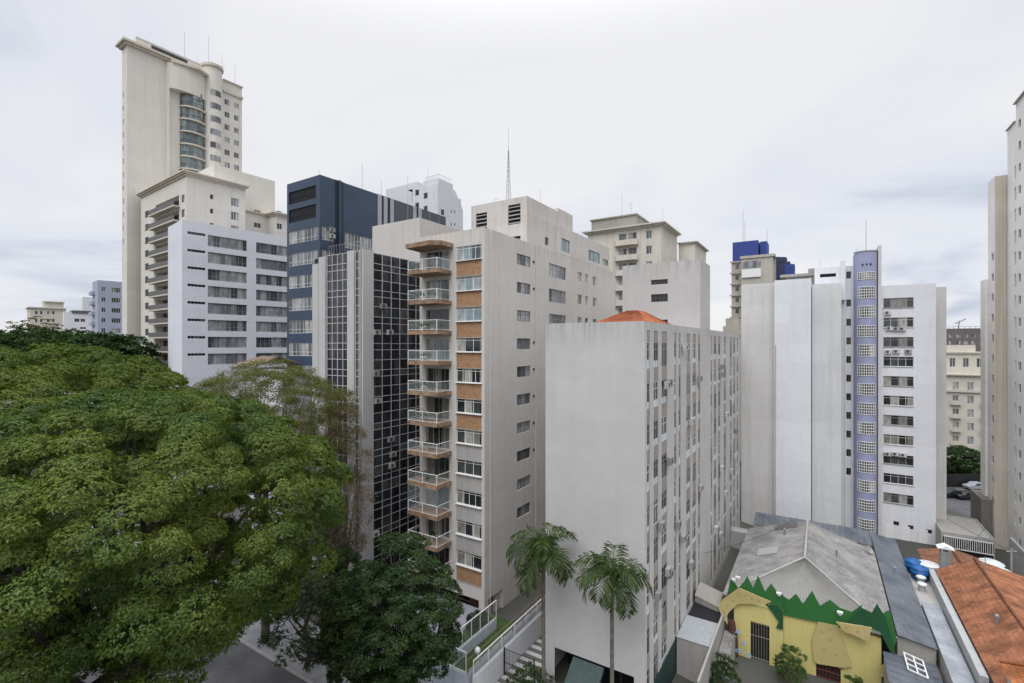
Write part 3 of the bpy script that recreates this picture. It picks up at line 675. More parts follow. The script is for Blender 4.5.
# ------------------------------------------------------------------ blue office building
plain('navy', (.028, .05, .092), .45, var=.18, scale=.4, spec=.5); plain('navy_dark', (.012, .018, .03), .5); plain('clad_light', (.36, .36, .39), .5)
plain('clad_grey', (.07, .075, .095), .5)
b = B('office_building', 'dark blue clad office block with bands of white framed windows', 'building', 320, 67)
xl = b.X(287); zt = 50.6; hf = []
for z in [43.55-3.25*k for k in range(12)]: hf.append(b.win('F', 0, xl+.35, -.35, z-1.85, z, n=8, fr=MATS['white'], gl=MATS['glass_curtain'], tr=.3, d=.12))
lv = [(xl+.5, -.9, 47.5, 49.3), (xl+.5, -.9, 44.8, 46.7)]
hr = []
Y = b.Y
hr.append(b.win('R', 0, .3, Y(334), 41.7, 43.55, n=3, fr=MATS['white'], gl=MATS['glass_curtain'], tr=.3))
hr.append(b.win('R', 0, Y(344.7), Y(377), 41.2, 43.45, n=10, fr=MATS['white'], gl=MATS['glass_curtain'], tr=.3))
for z in [40.3-3.25*k for k in range(11)]: hr.append(b.win('R', 0, .3, Y(334), z-1.85, z, n=3, fr=MATS['white'], gl=MATS['glass_curtain'], tr=.3))
m = M(); m.vol(xl, 0, 0, Y(445.6), 0, zt, F=hf+lv, Rr=hr, par=.4, d=.2); m.build('wall', MATS['navy'], b.root)
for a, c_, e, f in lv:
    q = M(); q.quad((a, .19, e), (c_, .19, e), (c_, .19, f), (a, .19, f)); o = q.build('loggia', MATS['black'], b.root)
    q = M()
    for j in range(16): x = a+(c_-a)*j/15; q.box(x-.02, x+.02, .02, .06, e, f)
    q.tube([(a, .04, e+.9), (c_, .04, e+.9)], .03, 4); q.build('screen_bars', MATS['navy_dark'], o)
def clad(p0, p1, mat, o=.06, nm='cladding_strip', z0=0, z1=None):
    q = M(); q.box(.0, o, Y(p0), Y(p1), z0, (z1 or zt)+.03); q.build(nm, mat, b.root)
clad(335, 343, MATS['navy_dark'], .05); clad(338, 340, MATS['navy'], .3)
for p0, p1 in ((377.5, 381.2), (383.5, 387), (390, 393.3), (412.8, 416), (418.2, 421.2)): clad(p0, p1, MATS['clad_light'], .12, z0=30)
for p0, p1 in ((381.3, 383.4), (387.1, 389.9), (416.1, 418.1)): clad(p0, p1, MATS['navy_dark'], .04, z0=30)
clad(393.4, 412.7, MATS['clad_grey'], .05, z0=30); clad(421.3, 445.5, MATS['clad_grey'], .05, z0=30)
ac_unit(b.root, (.1, Y(331), 42.1), math.pi/2); ac_unit(b.root, (.1, Y(331), 43.0), math.pi/2)
for px, h in ((364, 4), (383, 2.5), (321, .8)): rod(b.root, -.4, Y(px), 50.2, 50.6+h, .035)
b.finish()

# ------------------------------------------------------------------ white ribbon-window building
b = B('office_building', 'white office block with long ribbon windows left of the blue block', 'building', 182, 82, th=41)
wall('white_cool', (.66, .67, .71), .12, .12); Y = b.Y
xl = b.X(168); hr = []; zt = b.ZR(182, 219.5)
zc = b.ZR(208, 234.8)
for k in range(8):
    z = zc-k*2.98; hr.append(b.win('R', 0, Y(207.9), Y(247), z-1.95, z, n=9, fr=MATS['frame_grey'], gl=MATS['glass_curtain'], tr=.35, d=.2))
    hr.append(b.win('R', 0, Y(187.5), Y(205.5), z-.45+.1, z+.1, n=5, fr=MATS['frame_grey'], gl=MATS['glass_dark'], d=.2))
    hr.append(b.win('R', 0, Y(256.2), Y(285.4)+2, z-1.95, z, n=9, fr=MATS['frame_grey'], gl=MATS['glass_curtain'], tr=.35, d=.2))
m = M(); m.vol(xl, 0, 0, Y(287)+4, 0, zt, Rr=hr, par=.5, d=.25); m.build('wall', MATS['white_cool'], b.root)
b.finish()

# ------------------------------------------------------------------ cream tower with cornices
def cornice(m, x0, x1, y0, y1, z, steps=((.25, .35), (.55, .3), (.8, .25))):
    for o, h in steps: m.box(x0-o, x1+o, y0-o, y1+o, z, z+h-.003); z += h
wall('cream', (.58, .53, .45), .25, .3); wall('cream_light', (.66, .63, .575), .2, .3)
b = B('apartment_building', 'cream apartment block with heavy cornice and a stack of dark balconies', 'building', 186.5, 94, th=36)
zt = b.ZF(186.5, 171); Y = b.Y; xl = b.X(141); hf = []; hr = []
zf = [b.ZF(160, 205)-2.88*k for k in range(19)]
for z in zf:
    hf.append(b.win('F', 0, b.X(145), b.X(148.5), z-1.5, z, n=1, fr=MATS['frame_grey'], gl=MATS['glass_dark']))
    hf.append((b.X(155.5), b.X(179), z-1.9, z+.3))
    hf.append(b.win('F', 0, b.X(181.5), b.X(184.5), z-1.5, z, n=1, fr=MATS['frame_grey'], gl=MATS['glass_dark']))
for z in zf[:8]:
    hr.append(b.win('R', 0, Y(210), Y(213.5), z-.1, z+.9, n=1, fr=MATS['white'], gl=MATS['glass_dark'])); hr.append(b.win('R', 0, Y(231), Y(239), z-.5, z+1.2, n=3, fr=MATS['white'], gl=MATS['glass_curtain']))
m = M(); m.vol(xl, 0, 0, Y(245.5), 0, zt, F=hf, Rr=hr, par=0, d=1.5)
ya = Y(245.5)
hh = [b.win('R', -4, Y(254, -4), Y(261, -4), z-.2, z+.9, n=2, fr=MATS['white'], gl=MATS['glass_dark']) for z in zf[:8]]
m.vol(xl, -4, ya, Y(268, -4), 0, zt-4, Rr=hh, par=0); yb = Y(268, -4)
h3 = [b.win('R', -1, Y(277, -1), Y(282, -1), z-.3, z+1, n=2, fr=MATS['white'], gl=MATS['glass_dark']) for z in zf[:8]]
m.vol(xl, -1, yb, Y(287, -1)+5, 0, zt-4, Rr=h3, par=0)
m.vol(xl+2, -5, 7, Y(275, -5), 1, zt+4.5, par=.3)
m.build('wall', MATS['cream_light'], b.root)
m = M(); cornice(m, xl, 0, 0, ya-.3, zt-.9); cornice(m, xl+1, -4, ya+.6, yb-.9, zt-4.5, ((.2, .3), (.5, .3))); cornice(m, xl+1, -1, yb+.0, Y(287, -1)+5, zt-4.7, ((.2, .3), (.5, .3), (.8, .3))); m.build('cornice', MATS['cream'], b.root)
for z in zf:
    q = M(); q.box(b.X(154), b.X(180), -1.1, 1.4, z-2.2, z-1.93); sl = q.build('balcony_slab', MATS['cream'], b.root)
    q = M(); q.box(b.X(154.3), b.X(179.7), -1.05, -.99, z-1.92, z-.95); q.build('railing', MATS['frame_dark'], sl)
    q = M(); q.quad((b.X(155.5), 1.45, z-1.9), (b.X(179), 1.45, z-1.9), (b.X(179), 1.45, z+.3), (b.X(155.5), 1.45, z+.3)); q.build('balcony_door', MATS['glass_dark'], sl)
b.finish()

# ------------------------------------------------------------------ tall tower
b = B('tower_block', 'very tall cream tower with a blank wall and a curved column of glazed balconies', 'tower', 127, 108, th=35)
Y = b.Y; zt = 94.0; xl = b.X(122); hf = [b.win('F', 0, xl+.5, xl+1.1, z-1.2, z, n=1, fr=MATS['white'], gl=MATS['glass_dark']) for z in [84-3*k for k in range(12)]]
zr = [b.ZR(231, 101)-3.26*k for k in range(17)]
y1, y2, y3, y4 = Y(168), Y(207), Y(221), Y(242)
hr = []
for z in zr:
    hr.append(b.win('R', 0, Y(224.5), Y(229.8), z-1.4, z, n=2, fr=MATS['white'], gl=MATS['glass_curtain'])); hr.append(b.win('R', 0, Y(234), Y(239), z-1.4, z, n=2, fr=MATS['white'], gl=MATS['glass_curtain']))
m = M(); m.vol(xl, 0, 0, y2, 0, zt, F=hf, par=0); m.vol(xl+.5, -.02, y2, y4, 0, zt+1.2, Rr=hr, par=.5)
# curved bays
def bay(m, ya, yb, dep, z0, z1, x=0, n=10):
    pts = [(x-.3, ya)]+[(x+dep*math.sin(math.pi*i/n), (ya+yb)/2-(yb-ya)/2*math.cos(math.pi*i/n)) for i in range(n+1)]+[(x-.3, yb)]
    m.prism(pts, z0, z1)
zb = b.ZR(190, 97); yp = Y(180); yq = y2-.2
bay(m, Y(202), y3, 2.6, 0, zt+2.4, n=16); bay(m, yp-3, yq, 2.1, zb, zt-.4)
m.box(-.2, .9, y1, yp-2.9, 0, zt-.4)
m.build('wall', MATS['cream_light'], b.root)
m = M(); m.box(xl-.5, .55, -.5, y2, zt, zt+.5); m.box(xl-1, 1.0, -1.0, y2, zt+.503, zt+1.0); m.prism([(1, 10), (1.6, y1), (3.4, (yp+yq)/2), (1.6, yq+.4), (-2, yq+.4), (-2, 10)], zt-.4, zt+.1); bay(m, Y(202)-.3, y3+.3, 3.0, zt+2.4, zt+3.0, n=16)
m.box(-.3, .35, y3+.5, y4+.2, zr[0]+1.6, zr[0]+2.1); m.box(xl, .3, y3+.5, y4+.2, zt+1.2, zt+1.5)
m.build('cornice', MATS['cream'], b.root)
z = zb-.3; k = 0
while z > 40:
    q = M(); bay(q, yp-.2, yq, 2.3, z-3.0, z-2.7); sl = q.build('balcony_slab', MATS['cream'], b.root)
    q = M(); bay(q, yp, yq-.2, 1.6, z-2.69, z-.001); q.build('balcony_glazing', MATS['glass_teal'] if 'glass_teal' in MATS else glass('glass_teal', [(0, (.16, .21, .22)), (.4, (.24, .28, .28)), (.7, (.10, .13, .14))]), sl)
    q = M(); pts = [(2.25*math.sin(math.pi*i/10), (yp+yq)/2-(yq-yp)/2*math.cos(math.pi*i/10), z-1.75) for i in range(11)]; q.tube(pts, .06, 4)
    for p in pts[::1]: q.tube([p, (p[0], p[1], z-2.7)], .04, 3)
    q.build('railing', MATS['frame_dark'], sl); z -= 3.0
for px, za_, zz_ in ((201, 88, 0), (206, 88, 0)): b.win('R', .75, Y(px), Y(px)+1, 80, 81, n=1) if False else None
# curved-bay windows on the second bay and penthouse
for z in zr[:12]:
    q = M(); ya, yb2 = Y(202), y3; P = [(2.66*math.sin(math.pi*i/16), (ya+yb2)/2-(yb2-ya)/2*1.01*math.cos(math.pi*i/16)) for i in range(5, 12)]
    for a, c_ in zip(P[:-1], P[1:]): q.quad((a[0], a[1], z-1.4), (c_[0], c_[1], z-1.4), (c_[0], c_[1], z), (a[0], a[1], z))
    q.build('bay_window', MATS['glass_curtain'], b.root)
for z in (88.5, 84.5):
    q = M(); q.box(.5, 1.75, yq-3.6, yq-1.6, z-1.7, z); q.build('bay_window', MATS['glass_curtain'], b.root)
m = M(); m.vol(xl+2, -1, y1-6, y2-1, zt+1, zt+3.3, par=.2); m.build('penthouse', MATS['cream_light'], b.root)
m = M(); m.box(-1.05, -.95, y1-3, y2-4, zt+1.6, zt+2.8); m.build('penthouse_glazing', MATS['glass_dark'], b.root)
for px, h in ((184.5, 8), (208.5, 10), (222, 7), (235, 6), (198, 3)): rod(b.root, -2, Y(px, -2), zt+1, zt+2+h, .05)
g = M()
for i in range(12): y = y2+.5+(y3-y2)*i/11; g.tube([(.5, y, zt+3), (.5, y, zt+4.2)], .03, 3)
g.tube([(.5, y2+.5, zt+4.2), (.5, y3+.5, zt+4.2)], .04, 4); g.build('roof_railing', MATS['steel'], b.root)
b.finish()

# ------------------------------------------------------------------ white stepped block behind the blue one
b = B('apartment_building', 'white stepped block rising behind the dark blue building', 'building', 436, 105)
zt = b.ZF(436, 177); hf = []; hr = []; wl = wall('white_soft', (.62, .62, .65), .15, .2)
for k in range(5):
    for p0, p1, y in ((415, 419, 188), (423.5, 427.5, 191)): z = b.ZF(p0, y, .5)-k*2.9-.5; hf.append(b.win('F', .5, b.X(p0, .5), b.X(p1, .5), z-1.3, z, n=1, fr=MATS['white'], gl=MATS['glass_dark']))
    z = b.ZR(442, 196)-k*2.9; hr.append(b.win('R', 0, b.Y(441), b.Y(444.5), z-1.3, z, n=1, fr=MATS['white'], gl=MATS['glass_dark']))
    for p in (450.8, 454.2): z = b.ZR(p, 210)-k*2.9; hr.append(b.win('R', 0, b.Y(p), b.Y(p+1.2), z-.7, z, n=1, fr=MATS['white'], gl=MATS['glass_dark']))
ye = b.Y(463)
m = M(); m.facade('F', .5, b.X(411), 0, 0, zt-1.2, hf, .15); m.facade('R', 0, .5, ye, 0, zt-5, [h for h in hr if h[3] < zt-5.1])
m.quad((0, .5, zt-5), (0, ye, zt-5), (0, b.Y(455), zt-1.2), (0, .5, zt-1.2)); m.quad((0, ye, zt-5), (-9, ye, zt-5), (-9, b.Y(455), zt-1.2), (0, b.Y(455), zt-1.2)); m.quad((0, .5, zt-1.2), (0, b.Y(455), zt-1.2), (-9, b.Y(455), zt-1.2), (-9, .5, zt-1.2)); m.quad((b.X(411), .5, zt-1.2), (b.X(411), 8, zt-1.2), (-9, 8, zt-1.2), (-9, .5, zt-1.2)); m.facade('L', b.X(411), .5, 8, 0, zt-1.2)
m.vol(-4.5, -.01, .8, b.Y(453), zt-1.3, zt, par=.2); m.vol(b.X(386, 2), b.X(411)+.01, 2, 18, 0, b.ZF(400, 186, 2), par=0)
m.build('wall', wl, b.root)
g = M()
for i in range(11): g.tube([(-4.2+.4*i, 1.2, zt), (-4.2+.4*i, 1.2, zt+1)], .025, 3)
g.tube([(-4.2, 1.2, zt+1), (-.2, 1.2, zt+1)], .03, 4); g.tube([(-.2, 1.2, zt+1), (-.2, b.Y(452), zt+1)], .03, 4)
for i in range(6): g.tube([(-.2, 1.2+(b.Y(452)-1.2)*i/5, zt), (-.2, 1.2+(b.Y(452)-1.2)*i/5, zt+1)], .025, 3); g.build('roof_railing', MATS['steel'], b.root)
rod(b.root, -6, 4, zt, zt+5, .03); b.finish()

# ------------------------------------------------------------------ old beige building with cornice
b = B('apartment_building', 'weathered beige building with roof cornice and small curved balconies', 'building', 661, 95)
zt = b.ZF(661, 224.5); ow = wall('old_beige', (.62, .59, .52), .5, .8); og = wall('old_grey', (.33, .32, .29), .8, .8); hf = []
zr = [b.ZF(645, 231)-3.05*k for k in range(16)]
for z in zr:
    hf.append(b.win('F', 0, b.X(646), b.X(652), z-1.6, z, n=2, fr=MATS['white'], gl=MATS['glass_curtain'])); hf.append(b.win('F', 0, b.X(619), b.X(626.5), z-2.2, z, n=2, fr=MATS['frame_grey'], gl=MATS['glass_curtain'])); hf.append(b.win('F', 0, b.X(628.5), b.X(636.5), z-2.2, z, n=2, fr=MATS['frame_grey'], gl=MATS['glass_curtain']))
m = M(); m.vol(b.X(588), 0, 0, b.Y(677), 0, zt, F=hf, par=0, d=.25)
b2x = b.X(703, 4); m.vol(.0, b.X(695, 14), 14, 26, 0, b.ZF(690, 243, 14), par=0)
m.build('wall', ow, b.root)
m = M(); cornice(m, b.X(588), 0, 0, b.Y(677)-1, zt-.3, ((.2, .25), (.6, .25), (1.0, .25))); cornice(m, .4, b.X(695, 14), 14, 26, b.ZF(690, 243, 14)-.2, ((.2, .25), (.6, .2))); m.build('cornice', ow, b.root)
m = M(); m.vol(b.X(591.5, 2), b.X(636, 2), 2, 12, zt+.4, zt+3.4, par=.3); m.box(b.X(591.5, 2)-.3, b.X(636, 2)+.3, 1.7, 12, zt+3.2, zt+3.45); m.build('roof_house', og, b.root)
for z in zr:
    q = M(); xa, xb = b.X(615.5), b.X(638.5); q.prism([(xa, 0), (xa, -.7), (xa+.6, -1.2), (xb-.6, -1.2), (xb, -.7), (xb, 0)], z-2.6, z-2.35); q.prism([(xa, 0), (xa, -.7), (xa+.6, -1.2), (xb-.6, -1.2), (xb, -.7), (xb, 0), (xb-.1, 0), (xb-.1, -.6), (xb-.7, -1.08), (xa+.7, -1.08), (xa+.1, -.6), (xa+.1, 0)], z-2.348, z-1.5); q.build('balcony', ow, b.root)
g = M()
for k in range(9): x = b.X(597)+k*1.15; g.tube([(x, .8, zt+.3), (x, .8, zt+2)], .02, 3)
g.tube([(b.X(597), .8, zt+2), (b.X(612), .8, zt+2)], .03, 4); g.build('roof_railing', MATS['steel'], b.root)
rod(b.root, b.X(622, 4), 4, zt+3.3, zt+8.5, .04); rod(b.root, b.X(631, 4), 4, zt+3.3, zt+6.5, .03, arms=4); rod(b.root, -.5, 3, zt, zt+4, .03)
b.finish()

# ------------------------------------------------------------------ brown building with blue roof plant
b = B('apartment_building', 'distant banded block topped by bright blue boxes', 'building', 741, 128)
bn = wall('band_beige', (.44, .42, .37), .5, .6); plain('blue_bright', (.03, .055, .25), .6, var=.5); plain('blue_dull', (.03, .04, .10), .6, var=.5)
zt = b.ZF(741, 261)
m = M(); m.vol(b.X(731.5), b.X(775), 0, 12, 0, zt, par=0); 
for k in range(24): z = zt-k*2.95; m.box(b.X(731)-.25, 0, -.4, 0, z-.35, z)
m.build('wall', bn, b.root)
m = M()
for k in range(18): z = zt-k*2.95; m.box(b.X(735.5), b.X(738.5), -.1, 0, z-1.9, z-.8)
m.build('window_column', MATS['glass_dark'], b.root)
m = M(); m.box(b.X(732), b.X(758, 1), 1, 7, zt+.01, zt+b.ZF(741, 241)-zt); m.box(b.X(760, 3), b.X(767, 3), 3, 9, zt+.01, b.ZF(767, 241, 3)); m.build('roof_plant', MATS['blue_bright'], b.root)
m = M(); m.box(b.X(741, -3), b.X(773, -3), -3, 0, b.ZF(741, 330, -3), b.ZF(741, 259, -3)); m.box(b.X(740, -3.3), b.X(775, -3.3), -3.3, 0, b.ZF(741, 259, -3), b.ZF(741, 256.5, -3)); m.build('bay', bn, b.root)
m = M(); m.box(b.X(742, -3), b.X(761, -3), -3.4, -3.01, b.ZF(741, 278, -3), b.ZF(741, 270, -3)); m.build('glazed_balcony', MATS['white'], b.root)
m = M(); m.box(b.X(742, -3), b.X(761, -3), -3.1, -3.01, b.ZF(741, 268.5, -3), b.ZF(741, 262, -3)); m.build('window_band', MATS['glass_curtain'], b.root)
m = M(); xa = b.X(776, 4); m.box(xa, xa+3.2, 4, 9, zt-12, b.ZF(780, 262, 4)); m.board([(xa-1.6, b.ZF(776, 256, 4)), (xa+2.4, b.ZF(776, 258, 4)), (xa+1.8, b.ZF(780, 262, 4)), (xa, b.ZF(780, 262, 4))], 3.9, 9); m.build('roof_plant', MATS['blue_dull'], b.root); m = M(); m.box(xa+2.0, xa+4.2, 3.7, 8, zt-12, b.ZF(788, 264.5, 4)); m.build('roof_plant', MATS['blue_bright'], b.root)
for px, h in ((743, 9), (745, 6), (767, 3)): rod(b.root, b.X(px, 4), 4, zt+4, zt+5.5+h, .06)
b.finish()
b = B('apartment_building', 'small beige block low behind the grey slab', 'building', 741, 112)
m = M(); m.vol(b.X(723), 0, 0, 9, 0, b.ZF(735, 326), par=.3); m.vol(b.X(725), b.X(738), 1, 7, 20, b.ZF(735, 318), par=.3); m.box(b.X(722.5), 0, -.3, 0, b.ZF(735, 336), b.ZF(735, 334)); m.build('wall', bn, b.root); b.finish()

# ------------------------------------------------------------------ white and blue complex on the right
b = B('apartment_building', 'white block with a lilac blue rounded stair tower and blank side wings', 'building', 936, 70)
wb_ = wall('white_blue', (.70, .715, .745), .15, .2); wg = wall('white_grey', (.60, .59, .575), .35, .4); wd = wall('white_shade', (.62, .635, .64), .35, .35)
z0 = b.ZF(883, 298.5); zr = [z0-2.93*k for k in range(11)]
hE = []
for k, z in enumerate(zr): hE.append(b.win('F', 0, b.X(883.3), b.X(913.6), z-1.45, z, n=4, fr=MATS['alu'] if k % 2 else MATS['frame_grey'], gl=MATS['glass'], tr=.75, d=.15, sill=True))
for p0, p1, ya, yb in ((908, 913.5, 525, 529), (893.5, 899, 521, 525), (925.5, 932, 529, 533)): hE.append(b.win('F', 0, b.X(p0), b.X(p1), b.ZF(p0, yb), b.ZF(p0, ya), n=2, fr=MATS['frame_dark'], gl=MATS['glass_dark']))
zE = b.ZF(936, 283.2)
m = M(); m.vol(b.X(881), 0, 0, 14, -2.2, zE, F=hE, par=.3, d=.2); m.build('wall', wb_, b.root)
m = M(); m.vol(.01, b.X(946.5, 3), 3, 14, -2.2, b.ZF(940, 287, 3), par=.3); m.build('side_wing', wg, b.root)
m = M(); m.box(b.X(877.5), b.X(881)-.01, -1.0, 3, -2.2, b.ZF(879, 246.5)); m.build('fin', wg, b.root)
# lilac half-round tower
xa, xb = b.X(854, 0), b.X(877.6, 0); xc = (xa+xb)/2; rr = (xb-xa)/2
zT = b.ZF(865, 252, -1); n = 16
lil = wall('lilac', (.33, .355, .51), .25, .3)
m = M(); poly = [(xc-rr*math.cos(math.pi*i/n), -.2-1.5*math.sin(math.pi*i/n)) for i in range(n+1)]+[(xb-.01, 3), (xa+.01, 3)]; m.prism(poly, -2.2, zT); m.build('stair_tower', lil, b.root)
m = M(); poly2 = [(xc-(rr+.08)*math.cos(math.pi*i/n), -.2-1.6*math.sin(math.pi*i/n)) for i in range(n+1)]; m.prism(poly2, zT, zT+.15); m.build('stair_tower_cap', MATS['concrete'], b.root)
zs_ = [b.ZF(866, 272.5, -1.3)]+[b.ZF(866, 287, -1.3)-2.93*k for k in range(13)]
for k, z in enumerate(zs_):
    hh = 1.05 if k == 0 else 1.7
    q = M(); n1, n2 = 4, 12; P = [(xc-(rr+.02)*math.cos(math.pi*i/n), -.2-1.52*math.sin(math.pi*i/n)) for i in range(n+1)]
    P = P[4:13]
    for a, c_ in zip(P[:-1], P[1:]): q.quad((a[0], a[1], z-hh), (c_[0], c_[1], z-hh), (c_[0], c_[1], z), (a[0], a[1], z))
    g_ = q.build('glass_block_window', MATS['glass'], b.root)
    q = M()
    for p in P: q.tube([(p[0], p[1]-.02, z-hh), (p[0], p[1]-.02, z)], .045, 4)
    for j in range(5 if k else 4): zz2 = z-hh*j/(4 if k else 3); q.tube([(p[0], p[1]-.03, zz2) for p in P], .045, 4)
    q.build('block_lattice', MATS['white'], g_)
q = M()
for k in range(3): x = xc-.5+.5*k; q.box(x-.1, x+.1, -1.74, -1.66, zs_[0]+1.05, zs_[0]+1.3)
q.build('vent_slots', MATS['black'], b.root)
# recess with small windows
hD = [b.win('F', .6, b.X(846.3, .6), b.X(851, .6), z-1.1, z, n=2, fr=MATS['frame_dark'], gl=MATS['glass_dark']) for z in [b.ZF(848, 271.5, .6), b.ZF(848, 299.5, .6)]+[b.ZF(848, 318.8, .6)-2.93*k for k in range(9)]]
zD = b.ZF(848, 266, .6)
m = M(); m.vol(b.X(841.5, .6), xa+.3, .6, 4, -2.2, zD, F=hD, par=.2); m.build('recessed_wall', wb_, b.root)
# penthouse over wing C
slot = (b.X(820, 0), b.X(836, 0), b.ZF(828, 277, 0), b.ZF(828, 273.5, 0))
m = M(); m.vol(b.X(814.5, 0), b.X(841, 0), 0, 10, b.ZF(828, 292, 0), b.ZF(828, 267.5, 0), F=[slot], par=.2, d=.5); m.box(b.X(840.5, -.3), b.X(845.5, -.3), -.3, 2, b.ZF(843, 300, 0), b.ZF(843, 261, 0)); m.build('penthouse', wb_, b.root)
m = M(); m.box(slot[0], slot[1], .45, .49, slot[2], slot[3]); m.build('penthouse_slot', MATS['black'], b.root)
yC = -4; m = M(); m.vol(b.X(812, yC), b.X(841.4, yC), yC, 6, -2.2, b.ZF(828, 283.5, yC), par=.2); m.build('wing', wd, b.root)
yB = -6.5; m = M(); m.vol(b.X(774.3, yB), b.X(811, yB), yB, 5, -3, b.ZF(790, 279.5, yB), par=.2); m.build('wing', wb_, b.root)
yA = -5.6; m = M(); m.vol(b.X(741.3, yA), b.X(774.6, yA), yA, 5, -3, b.ZF(760, 283.5, yA), par=.2); m.build('wing', wg, b.root)
m = M(); m.vol(b.X(786, 6), b.X(813, 6), 6, 9, 20, b.ZF(800, 276, 6), par=0); m.box(b.X(780, 5), b.X(815, 5), 5.2, 9.5, b.ZF(800, 276, 5), b.ZF(800, 273.5, 5)); m.box(b.X(808, 5), b.X(818, 5), 5.5, 8, 30, b.ZF(812, 268, 5)); m.build('roof_house', og, b.root)
m = M()
for k in range(4): x = b.X(885)+k*2.0; m.box(x, x+.95, -.03, -.003, b.ZF(890, 540)+.0, b.ZF(890, 524))
m.build('door', MATS['white'], b.root)
for px, py in ((887.5, 312), (889, 327.5), (896, 328), (902, 328), (888, 351), (896, 350.5), (908, 350.5), (887.5, 453), (895, 453), (903, 454)): ac_unit(b.root, (b.X(px), -.02, b.ZF(px, py)-.4), 0, )
q = M()
for px, z0_, z1_ in ((842.6, -1, 30), (774.0, -1, 27)): x = b.X(px, -6.6 if px < 800 else -4.1); q.tube([(x+.2, -6.6 if px < 800 else -4.08, z0_), (x+.2, -6.6 if px < 800 else -4.08, z1_)], .05, 5)
q.build('drainpipe', MATS['concrete'], b.root)
for px, z1_ in ((866, zT+5.5), (857, zT+1.2), (820, 41)): rod(b.root, b.X(px, 1), 1, zT-3 if px == 820 else zT, z1_, .05 if px == 866 else .03)
b.finish()

# ------------------------------------------------------------------ tall cream building at the right edge
b = B('tower_block', 'tall cream apartment tower at the right edge with columns of small windows', 'tower', 1024, 62.8)
wc = wall('cream_white', (.82, .80, .76), .25, .35); wt = wall('tan_strip', (.60, .55, .47), .5, .6); Y = b.Y
# L plane x=0 ; depth increases away. local y at px
yN, yF = -12, Y(1007.3); zN = 59.5
zs_ = [b.ZR(1019.5, 119)-2.93*k for k in range(21)]
hl = []
for z in zs_:
    hl.append(b.win('L', 0, Y(1020.8), Y(1018.4), z-1.1, z, n=1, fr=MATS['frame_grey'], gl=MATS['glass_dark'], d=.15))
    if z < 52: hl.append(b.win('L', 0, Y(1016.2), Y(1014.4), z-1.6, z+.2, n=1, fr=MATS['white'], gl=MATS['glass_curtain'], d=.15))
    hl.append(b.win('L', 0, Y(1029), Y(1026), z-1.1, z, n=2, fr=MATS['frame_grey'], gl=MATS['glass_dark'], d=.15))
ym = Y(1016)
m = M(); m.facade('L', 0, yN, yF, -2.2, 57.2, hl, .2); m.facade('L', .002, yN, ym, 57.2, zN)
m.vol(0, 16, yN, ym, 57.2, zN, par=.3, faces='FRB'); m.vol(0, 16, yN, yF, -2.2, 57.2, par=.3, faces='FRB')
m.build('wall', wc, b.root)
x2 = b.X(995, yF-.1); 
x2 = max(-3.5, min(-.8, x2)); yS = yF+.5; zS = b.ZR(994.5, 176.7, x2)
z2 = [b.ZR(992, 253.5, x2)-2.93*k for k in range(13)]
h2 = []
for z in z2: h2.append(b.win('L', x2, Y(993.6, x2), Y(991.6, x2), z-1.1, z, n=1, fr=MATS['frame_grey'], gl=MATS['glass_dark'], d=.15))
m = M(); m.vol(x2, 12, yF+.01, Y(988, x2), -2.2, zS, L=h2, par=.2, faces='LRB'); m.build('rear_wing', wc, b.root)
m = M(); m.facade('F', yF+.01, x2, 0, -2.2, zS-.02); m.box(-.4, -.2, yF-.12, yF, 0, zS-1); m.build('tan_recess', wt, b.root)
m = M(); m.vol(x2-.3, 12, Y(988, x2)+.02, Y(980.5, x2-.3), -2.2, b.ZR(986, 280, x2), par=.2); m.build('low_wing', wc, b.root)
m = M(); m.box(-.3, 16.2, yN-.2, ym+.1, zN, zN+.15); m.box(-.2, 16, ym+.1, yF+.05, 57.2, 57.35); m.build('coping', MATS['concrete'], b.root)
m = M(); m.box(x2-1.2, x2-.02, yF+1, Y(981, x2), -2.2, 4.5); m.build('lower_annex', MATS['concrete_dark'] if False else wall('annex_grey', (.20, .195, .185), .6, .6), b.root)
b.finish(); RT = b

# ------------------------------------------------------------------ far buildings, right gap
b = B('apartment_building', 'pale classical apartment building with cornices and balconies between the towers', 'building', 947, 120, th=32.5)
cl = wall('classical', (.58, .55, .48), .4, .4); hf = []
zz_ = [b.ZF(960, 382)-3.3*k for k in range(7)]
for z in zz_:
    for k in range(5): x = 1.0+2.7*k; hf.append(b.win('F', 0, x, x+1.2, z-1.9, z, n=2, fr=MATS['white'], gl=MATS['glass_curtain']))
hu = [b.win('F', 3, 1+2.5*k, 2.1+2.5*k, b.ZF(957, 367, 3), b.ZF(957, 358, 3), n=2, fr=MATS['white'], gl=MATS['glass_curtain']) for k in range(3)]
m = M(); m.vol(-3, 16, 0, 12, -2, b.ZF(960, 375), F=hf, par=.4); m.vol(-3, 9, 3, 12, 18, b.ZF(957, 352, 3), F=hu, par=.4); m.vol(-3, 6, 4, 10, 20, b.ZF(957, 345, 4), par=0)
m.build('wall', cl, b.root)
m = M(); cornice(m, -3, 16, 0, 12, b.ZF(960, 376.5), ((.3, .3), (.7, .3))); m.box(-3.3, 16.3, -.5, 0, b.ZF(960, 392), b.ZF(960, 389.5)); cornice(m, -3, 9, 3, 12, b.ZF(957, 354, 3), ((.3, .3), (.5, .2))); m.build('cornice', cl, b.root)
for z in zz_[1:6]:
    for k in (0, 2, 4): x = .6+2.7*k; q = M(); q.box(x, x+2, -.8, 0, z-2.3, z-2.1); q.box(x, x+2, -.8, -.72, z-2.09, z-1.2); q.build('balcony', cl, b.root)
b.finish()
b = B('apartment_building', 'dark brown high-rise far off in the gap, seen through the pale building', 'building', 946, 240, th=30)
